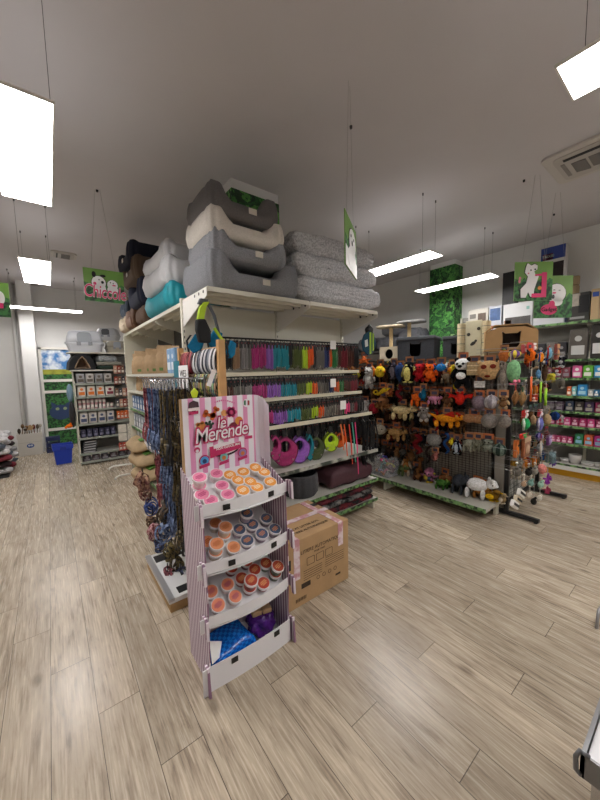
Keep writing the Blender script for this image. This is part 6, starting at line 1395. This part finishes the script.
for c in [(-.28, -.14), (.28, -.14), (.28, .10), (-.28, .10)]:
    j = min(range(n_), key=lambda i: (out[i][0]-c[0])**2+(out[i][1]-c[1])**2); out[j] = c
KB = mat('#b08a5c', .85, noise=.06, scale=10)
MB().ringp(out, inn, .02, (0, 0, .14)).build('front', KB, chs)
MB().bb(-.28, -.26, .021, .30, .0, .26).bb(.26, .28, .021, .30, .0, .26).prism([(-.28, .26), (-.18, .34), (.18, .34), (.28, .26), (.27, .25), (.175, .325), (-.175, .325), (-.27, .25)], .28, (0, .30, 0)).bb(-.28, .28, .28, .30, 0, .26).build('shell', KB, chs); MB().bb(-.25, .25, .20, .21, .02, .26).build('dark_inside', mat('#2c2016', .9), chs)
MB().bb(-.24, .24, -.02, .30, -.058, -.001).build('base_box', mat('#7c6244', .85), chs)
# blue swim vest hung right of end rack
q = YP(369, 325, 2.25); bv = empty('dog_vest', q, -.7, 'dark blue dog vest with lime straps and white emblem hanging by the rack corner', 'dog vest')
MB().prism([(-.06, -.10), (0, -.06), (.05, -.10), (.07, -.2), (.03, -.30), (-.02, -.32), (-.07, -.26), (-.085, -.18)], .03, (0, 0, 0)).build('vest', mat('#0f3f55', .8, noise=.1), bv, bevel=.01)
MB().bb(.0, .018, -.036, -.031, -.30, -.08).bb(.03, .045, -.036, -.031, -.27, -.09).build('lime_strap', mat('#9fc040', .7), bv); MB().prism([(-.05, -.16), (-.02, -.15), (-.015, -.22), (-.045, -.23)], .002, (0, -.031, 0)).build('emblem', mat('#cfd4d4', .6), bv)
MB().tube([(-.03, 0, -.09), (-.02, 0, -.03), (0, 0, .0), (.03, 0, -.04), (.03, 0, -.09)], .012, 6).ell((0, 0, -.05), (.045, .03, .04)).build('black_collar', BLACK, bv, smooth=True)

# ================= RIGHT WALL SHELVES =================
XF = 5.75; Y0, Y1 = .15, 2.95
RW = empty('wall_shelving', (5.97, 1.55, 0), 0, 'long wall shelving at right with a yellow plinth and green price strips', 'shelf rack')
wb(MB().bb(6.12, 6.14, Y0, Y1, .1, 2.5), 'back_panel', mat('#8f8c86', .6), RW)
for y in (Y0+.02, 1.1, 2.03, Y1-.02): wb(MB().bb(6.09, 6.125, y-.018, y+.018, .1, 2.5), 'upright', SH, RW)
wb(MB().bb(5.80, 6.12, Y0, Y1, .0, .10), 'plinth', mat('#d9a01c', .5), RW); wb(MB().bb(5.74, 6.12, Y0, Y1, .10, .16), 'base_shelf', mat('#dcd9d2', .4), RW)
RL = {}
for u6, nm in ((319, 'a'), (358.5, 'b'), (378, 'c'), (397, 'd'), (413.5, 'e'), (429, 'f'), (448, 'g'), (470, 'h')):
    z = XP(600, u6, XF).z; RL[nm] = z
    sh_ = wb(MB().bb(XF, 6.12, Y0, Y1, z-.02, z), 'shelf', mat('#b9b6b0', .4), RW); wb(MB().bb(XF-.007, XF-.001, Y0, Y1, z-.03, z+.004), 'price_strip', STRIP, sh_)
for y in (.2, 1.1, 2.03, 2.93): wb(MB().prism([(6.1, RL['a']-.2), (5.78, RL['a']-.04), (5.78, RL['a']-.021), (6.1, RL['a']-.021)], .005, (0, y, 0), (1, 0, 0), (0, 0, 1)), 'bracket', SH, RW)
def goods(lv, h_, cols, u0, u1, n_, nm, lab, d_=.10, xx=XF+.08, lvn=''):
    z = RL[lv]+.001; v = 400
    ya = XP(u0, v, xx).y; yb = XP(u1, v, xx).y; wd = (ya-yb)/n_
    for i in range(n_):
        c, cn = cols[i % len(cols)]; p = (xx, ya-wd*(i+.5), z); key = ('rg', c, h_, round(wd, 3)); lb = '%s %s standing on the %s of the right wall' % (cn, nm, lvn); g_ = '%s %ss, %s' % (cn, nm, lvn)
        if key in LP: dup(LP[key], p, -PI/2, lb, g_)
        else: LP[key] = pack(p, (wd*.9, d_, h_), c, -PI/2, lb, nm.split()[-1], g_, lab, name=nm.replace(' ', '_'))
zz = RL
goods('b', zz['a']-zz['b']-.10, [('#55504a', 'dark taupe')], 566, 586, 1, 'large litter bag', '#b9b9b6', lvn='second shelf'); goods('b', zz['a']-zz['b']-.06, [('#2e2b29', 'black branch printed')], 587, 606, 1, 'large litter bag', '#c9c9c9', lvn='second shelf')
goods('b', .25, [('#2e2c30', 'black'), ('#77706a', 'grey')], 535, 565, 3, 'litter bag', '#8a8a8a', lvn='shelf under the top boxes')
goods('c', .17, [('#cf5f94', 'pink'), ('#62a83c', 'green'), ('#3c8fc0', 'blue')], 571, 604, 3, 'snack pouch', '#e0dcd8', lvn='third shelf'); goods('c', .15, [('#7a3c4a', 'plum')], 545, 570, 3, 'snack pouch', '#8a8488', lvn='third shelf')
goods('d', .16, [('#2f86bd', 'sky blue'), ('#2f7fb5', 'blue')], 577, 588, 1, 'snack box', '#a8d0e0', lvn='fourth shelf'); goods('d', .13, [('#d06a3c', 'orange'), ('#7fc4c4', 'aqua')], 567, 577, 2, 'snack box', '#e8e0d4', lvn='fourth shelf'); goods('d', .09, [('#a8b0b0', 'pale grey'), ('#2f6f9a', 'deep blue')], 588, 606, 3, 'small snack box', '#e8e0d4', lvn='fourth shelf')
goods('e', .14, [('#28344a', 'dark navy'), ('#39302c', 'dark brown'), ('#3a2c4a', 'dark violet'), ('#7a2848', 'wine')], 566, 606, 4, 'food pouch', '#9a9488', lvn='fifth shelf')
goods('f', .115, [('#b02a66', 'magenta'), ('#c23c78', 'bright magenta'), ('#8e2450', 'deep magenta')], 558, 606, 6, 'food carton', '#d8b0c0', lvn='sixth shelf')
goods('g', .15, [('#2f7a4c', 'green'), ('#d0603a', 'coral'), ('#b02c78', 'magenta')], 577, 607, 3, 'food box', '#7fa8c0', lvn='seventh shelf'); goods('g', .09, [('#c85a86', 'pink'), ('#a82a5c', 'raspberry')], 553, 576, 4, 'food carton', '#e0c0cc', lvn='seventh shelf')
goods('e', .13, [('#4a3a4a', 'dusky')], 540, 565, 3, 'food pouch', '#88808a', lvn='fifth shelf'); goods('f', .1, [('#a83a6a', 'rose')], 538, 557, 3, 'food carton', '#d8b0c0', lvn='sixth shelf')
BW = None
for i, (u, wp, hh) in enumerate(((565, 8, .05), (575, 10, .13), (588, 10, .05), (601, 9, .06))):
    q = XP(u, 460, XF+.14); rr_ = wp*depth(q)/FPX/2*1.05
    r = empty('pet_bowl', (XF+.14, q.y, zz['h']+.001), 0, 'white pet bowl on the lowest shelf of the right wall, %s' % ['leftmost', 'the tall one', 'right of the tall one', 'rightmost'][i], 'bowl', 'white bowls')
    MB().lathe([(rr_*.7, 0), (rr_*.95, hh*.6), (rr_, hh), (rr_*.93, hh), (rr_*.85, hh*.5), (rr_*.3, hh*.25)], n=24).build('bowl', mat('#d9d6d2', .3), r, smooth=True)
    MB().lathe([(rr_*1.01, hh*.93), (rr_*1.02, hh)], n=24).build('rim', mat('#e6e4e0', .3), r)
# boxes on the top shelf
def boxtop(u0, u1, v0, v1, face, side_, label, prints, xx=XF+.06, dz=0, name='product_box', d_=.2, cat='box'):
    a = XP(u0, v1, xx); b_ = XP(u1, v1, xx); t = XP((u0+u1)/2, v0, xx).z; z0 = RL['a']+.001+dz; w_ = a.y-b_.y; r = empty(name, (xx, (a.y+b_.y)/2, z0), -PI/2, label, cat)
    MB().bb(-w_/2, w_/2, 0, d_, 0, t-z0).build('carton', mat(face, .5), r, bevel=.003)
    H_ = t-z0
    for (nm, c, x0_, x1_, z0_, z1_) in prints: MB().bb(-w_/2+x0_*w_, -w_/2+x1_*w_, -.003, -.0005, z0_*H_, z1_*H_).build(nm, mat(c, .5, noise=.25 if nm == 'picture' else 0, scale=14), r)
    return r, w_, H_
boxtop(468, 487.5, 309, 330, '#bdb8ad', '#9a958c', 'white box with dog picture at the left end of the top wall shelf', [('picture', '#5a4a3e', .5, .9, .1, .8), ('small_text', '#6a6660', .08, .4, .6, .8)])
boxtop(488.5, 501, 306, 328, '#b9bcc4', '#888', 'grey box with blue and brown picture on the top wall shelf', [('picture', '#3f5a86', .1, .9, .4, .9), ('red_band', '#a84a38', .05, .4, .05, .2)])
bx1 = boxtop(502.5, 531.5, 303, 333, '#cfcfd0', '#999', 'large white box with folding litter tray picture on the top wall shelf', [('picture', '#4a4644', .08, .95, .05, .45), ('picture', '#b98a6c', .05, .3, .15, .35), ('mint_mark', '#7fb0a4', .8, .9, .7, .82)])
boxtop(502, 516, 272, 303, '#1c1b1d', '#111', 'tall black box standing behind the leafy cat card', [('small_text', '#8a8a8c', .25, .55, .1, .16)], xx=XF+.2, d_=.1)
bx2 = boxtop(532.5, 563.5, 305, 332, '#c9c9cd', '#888', 'white box with grey mat picture, below the two leafy cards', [('picture', '#77777c', .1, .8, .55, .95)], xx=XF+.05)
boxtop(564, 566, 302, 332, '#23264a', '#222', 'narrow navy box beside the white mat box', [('small_text', '#8a8aa0', .2, .8, .6, .7)])
boxtop(567, 588, 293, 331, '#3a3835', '#222', 'dark box with black dog picture on the top wall shelf', [('picture', '#b9b0a4', .05, .55, .55, .98), ('picture', '#17171a', .5, .98, .3, .9), ('small_text', '#9a9a98', .1, .8, .1, .18)])
boxtop(589.5, 597.5, 289, 328, '#c2a880', '#a98', 'slim beige box with blue logo on the top wall shelf', [('blue_logo', '#2f4fa0', .15, .95, .75, .9)]); boxtop(598, 612, 289, 327, '#bda184', '#a98', 'beige box with pink panel at the right end of the top wall shelf', [('pink_panel', '#b07f78', .2, .8, .1, .6)])
# big box up high with carrier bag picture
r, w_, H_ = boxtop(539, 563, 247, 303, '#d6d4d2', '#999', 'tall carton with blue band and dark carrier picture, highest at right', [('blue_band', '#2a3f8c', 0, 1, .84, 1), ('red_oval', '#a02c3a', .08, .5, .84, .92), ('picture', '#2b2023', .3, .95, .42, .80)], xx=XF+.18, d_=.13)
text('TRIXIE', .05, PAPER, r, (-w_*.2, -.005, H_*.885), (1, 0, 0), (0, 0, 1), th=.0008, name='lettering')
scp = empty('scratching_post', (XF+.26, XP(574, 300, XF+.26).y, RL['a']+.001), 0, 'beige ringed scratching post behind the leafy dog card', 'scratching post')
b = MB(); 
for k_ in range(5): b.lathe([(.05, .02+.13*k_), (.055, .03+.13*k_), (.055, .13+.13*k_), (.05, .14+.13*k_)], n=14)
b.build('sisal_post', mat('#a08c6c', .9), scp); MB().lathe([(.08, 0), (.08, .02)], n=16).build('base_plate', mat('#8c7a5c', .8), scp)
# goods on the wall further back, left of the pillar
WS2 = empty('wall_shelving', (5.9, 4.6, 0), 0, 'far wall shelf left of the leafy pillar', 'shelf rack')
wb(MB().bb(5.6, 6.19, 3.5, 6.2, 1.95, 1.98).bb(5.6, 6.19, 3.5, 6.2, 1.2, 1.23), 'shelf', mat('#55534f', .5), WS2); wb(MB().bb(6.14, 6.19, 3.5, 6.2, 0, 1.8), 'back_panel', mat('#4a4845', .6), WS2)
for i, (y, z, w_, h_, d_) in enumerate(((3.78, 1.981, .5, .42, .4), (4.32, 1.981, .5, .30, .4), (4.2, 2.285, .5, .24, .36), (4.85, 1.981, .5, .32, .4), (5.38, 1.981, .45, .24, .4))):
    fluffy(w_, d_, h_, (5.88, y, z), -PI/2, 'grey plastic wrapped pet bed on the far wall shelf, %s' % ['next to the leafy pillar', 'middle of lower layer', 'topmost, resting on the others', 'left of the middle one', 'farthest left'][i], mat('#5a5b60', .35, noise=.3, scale=12, bump=.5, bscale=14), .01, 31+i, name='wrapped_pet_bed')
tag(MB().bb(6.17, 6.198, 6.35, 6.62, 2.05, 2.42).build('wall_panel', mat('#1a1b1e', .4), bevel=.01), 'small black panel on the far wall just right of the fluffy cushions', 'panel')

# ================= HANGING CARDS =================
GRAD = mat('#638c38', .5, col2='#6f9c40', scale=2)
def card(center, A, w_, h_, label, name='hanging_sign', hook=True):
    r = empty(name, center, 0, label, 'sign'); A = Vector(A).normalized(); Z = Vector((0, 0, 1)); Nn = A.cross(Z)   # Nn faces the viewer
    def pr_(nm, polys, m, lay, th=.002):
        b = MB()
        for P in polys: b.prism([(x*w_, y*h_) for x, y in P], th, Nn*(.003+.002*lay), A, (0, 0, 1))
        return b.build(nm, m, r)
    MB().prism([(-w_/2, -h_/2), (w_/2, -h_/2), (w_/2, h_/2), (-w_/2, h_/2)], .006, (0, 0, 0), A, (0, 0, 1)).build('board', GRAD, r)
    top = [(-.5, -.5), (.5, -.5)]+[(.5-i/12, .04+.05*math.sin(i*2.3)) for i in range(13)]
    MB().prism([(x*w_, y*h_) for x, y in top], .002, Nn*.0075, A, (0, 0, 1)).build('bush_print', BUSH, r)
    if hook:
        for s_ in (-.3, .3):
            p = A*(s_*w_); MB().tube([p+Vector((0, 0, h_/2)), p*.2+Vector((0, 0, CEIL-center[2]))], .0012, 4).build('cord', WIRE, r)
    def C_(cx, cy, rx, ry=None, n=16): return [(cx+rx*math.cos(2*PI*i/n), cy+(ry or rx)*math.sin(2*PI*i/n)) for i in range(n)]
    return r, pr_, C_, A, Nn
WH = mat('#e4e2e0', .5); PK = mat('#cf2a66', .5)
# sign at left with lettering
q0 = YP(82, 284, 4.12); q1 = YP(125.5, 287, 4.12)
r, P_, C_, A_, N_ = card(((q0.x+q1.x)/2, 4.12, 2.56), (1, -.02, 0), .375, .34, 'leafy green hanging card with two white puppies and pink lettering, at left')
P_('outline', [C_(-.14, .08, .19, .22), C_(.2, .05, .15, .17)], EYE, 3); P_('puppy', [C_(-.14, .08, .175, .205), C_(-.12, -.1, .15, .16), C_(.2, .05, .135, .155), C_(.2, -.1, .14, .13)], WH, 4)
P_('ear', [C_(-.25, .32, .05, .09), C_(-.03, .3, .07, .04)], EYE, 5); P_('nose', [C_(-.05, .1, .035, .045), C_(-.13, .17, .015, .02), C_(.15, .12, .015, .02), C_(.22, .1, .015, .02)], EYE, 6); P_('cheek', [C_(-.24, .04, .04, .05), C_(.24, .04, .05, .02)], PK, 6)
for bd, m_, ly in ((.004, WH, .020), (.0005, PK, .0225)): text('Chiccole', .19, m_, r, Vector(N_)*ly+Vector((0, 0, -.075)), A_+Vector((0, 0, -.03)), (0.03, 0, 1), th=.0008, bold=bd, space=.95, shear=.1, xs=.62)
# partly visible sign at the far left edge
r, P_, C_, A_, N_ = card((-.485, 5.0, 2.47), (1, -.05, 0), .39, .38, 'leafy green hanging card cut off by the left edge of the view')
P_('puppy', [C_(.30, .05, .10, .2)], WH, 4); P_('pink_shape', [[(.1, -.25), (.35, -.25), (.36, -.1), (.1, -.1)]], PK, 5)
# edge-on sign by the fluffy cushions
r, P_, C_, A_, N_ = card((1.765, 1.65, 2.47), (1.94-1.59, 1.76-1.54, 0), .41, .35, 'narrow looking leafy card with white puppy hanging edge-on before the fluffy cushions')
P_('outline', [C_(.05, .1, .3, .27)], EYE, 3); P_('puppy', [C_(.05, .1, .28, .25), C_(.02, -.25, .35, .24)], WH, 4); P_('nose', [C_(0, .07, .05), C_(-.1, .18, .03), C_(.14, .18, .03)], EYE, 5); P_('white_lower_print', [[(-.5, -.5), (.5, -.5), (.5, -.2), (-.5, -.12)]], WH, 3)
# two signs at right, facing the aisle
rt = Vector((_R.x, _R.y, 0)).normalized()
r, P_, C_, A_, N_ = card((4.11, 1.234, 2.487), rt, .40, .40, 'leafy hanging card with white cat and pink letter shape, nearer of the two at right')
cat_body = [(-.33, -.42), (-.20, -.42), (-.14, -.28), (-.08, -.4), (.0, -.4), (.02, -.2), (.1, .05), (.14, .18), (.05, .12), (.0, .25), (.08, .3), (.08, .4), (-.0, .44), (-.08, .40), (-.18, .46), (-.22, .36), (-.24, .22), (-.16, .12), (-.2, -.05), (-.34, -.2)]
P_('outline', [[(x*1.06-.005, y*1.04) for x, y in cat_body]], EYE, 3); P_('cat', [cat_body], WH, 4); P_('eyes', [C_(-.09, .28, .02), C_(.02, .3, .02)], EYE, 5); P_('cheek', [C_(-.15, .2, .02), C_(-.38, -.0, .03, .05), C_(-.37, .08, .03, .04)], mat('#d8788a', .5), 5)
P_('pink_letter_shape', [[(-.05, -.42), (.33, -.42), (.33, .22), (.2, .22), (.2, -.32), (-.05, -.32)], [(.02, .13), (.33, .13), (.33, .2), (.02, .17)]], PK, 6); P_('orange_ball', [C_(.15, -.18, .05)], mat('#e08a3a', .5), 7)
c2 = YP(553, 297, 1.0); dd = 3.75; cc = Vector((0, 0, CAM_H))+_ray(553, 297)*dd
r, P_, C_, A_, N_ = card(cc, rt, .44, .48, 'leafy hanging card with white dog holding a pink blob, farther of the two at right')
P_('outline', [C_(.06, .08, .27, .24)], EYE, 3); P_('dog', [C_(.06, .08, .255, .225), C_(.1, -.12, .14, .1)], WH, 4); P_('nose', [C_(-.02, .0, .04, .05), C_(.0, .16, .03, .01), C_(.14, .15, .03, .01)], EYE, 5); P_('tongue', [C_(-.0, .09, .05, .02)], PK, 6); P_('pink_blob', [C_(-.12, -.3, .22, .13), C_(-.05, -.17, .08, .08)], PK, 6)
text('Gadget', .062, EYE, r, Vector(N_)*.018+A_*(-.053)+Vector((0, 0, -.145)), A_, (0, 0, 1), th=.0006, bold=.0008)

# ================= COUNTER AT LOWER RIGHT =================
CN_ = empty('display_counter', (1.2, -.25, 0), 0, 'white topped glass display counter at the lower right corner', 'counter')
GL = mat('#cfd6d4', .08, alpha=.25)
wb(MB().bb(.71, 1.7, -.8, .10, .872, .90), 'white_top', mat('#e8e8ea', .3), CN_, bevel=.002); wb(MB().bb(.704, .709, -.8, .108, .86, .905).bb(.704, 1.7, .1015, .108, .86, .905), 'metal_edge', mat('#8a8a8c', .3, .8), CN_)
wb(MB().bb(.73, .736, -.78, .08, .1, .87).bb(.73, 1.7, .074, .08, .1, .87), 'glass_panel', GL, CN_)
wb(MB().bb(.74, 1.69, -.78, .07, .5, .52), 'inner_shelf', WHITE, CN_); wb(MB().bb(.72, 1.7, -.8, .1, 0, .1), 'base', mat('#a9824f', .6), CN_)
for (x, y) in ((.725, .085), (1.69, .085), (.725, -.79)): wb(MB().bb(x-.008, x+.008, y-.008, y+.008, .1, .872), 'corner_post', CHROME, CN_)
tag(MB().lathe([(.10, 0), (.13, .1), (.13, .16), (.12, .16), (.115, .1), (.0, .03)], (.87, -.05, .521), 20).build('wicker_bowl', mat('#c9b78a', .8, noise=.2, scale=40), smooth=True), 'straw coloured round basket inside the glass counter', 'basket')
tag(MB().tube([(.701, .095, .912), (.698, .108, .915), (.697, .113, .90), (.697, .112, .875), (.700, .106, .868)], .004, 8).build('metal_clip', mat('#77787c', .3, .8), smooth=True), 'grey metal clip at the corner of the white counter top', 'clip')
q = YP(598, 619, .35); hk = 1.9
tag(MB().tube([q+Vector((.08, 0, .04)), q+Vector((.01, 0, .05)), q+Vector((-.015, 0, .01)), q+Vector((-.018, 0, -.03)), q+Vector((-.034, 0, -.06))], .009, 8).tube([q+Vector((.05, 0, .0)), q+Vector((.01, 0, .012)), q+Vector((.004, 0, -.02))], .005, 8).build('metal_hook', mat('#9a9a9c', .3, .8), smooth=True), 'chrome hook end poking in at the right edge of the view', 'hook')
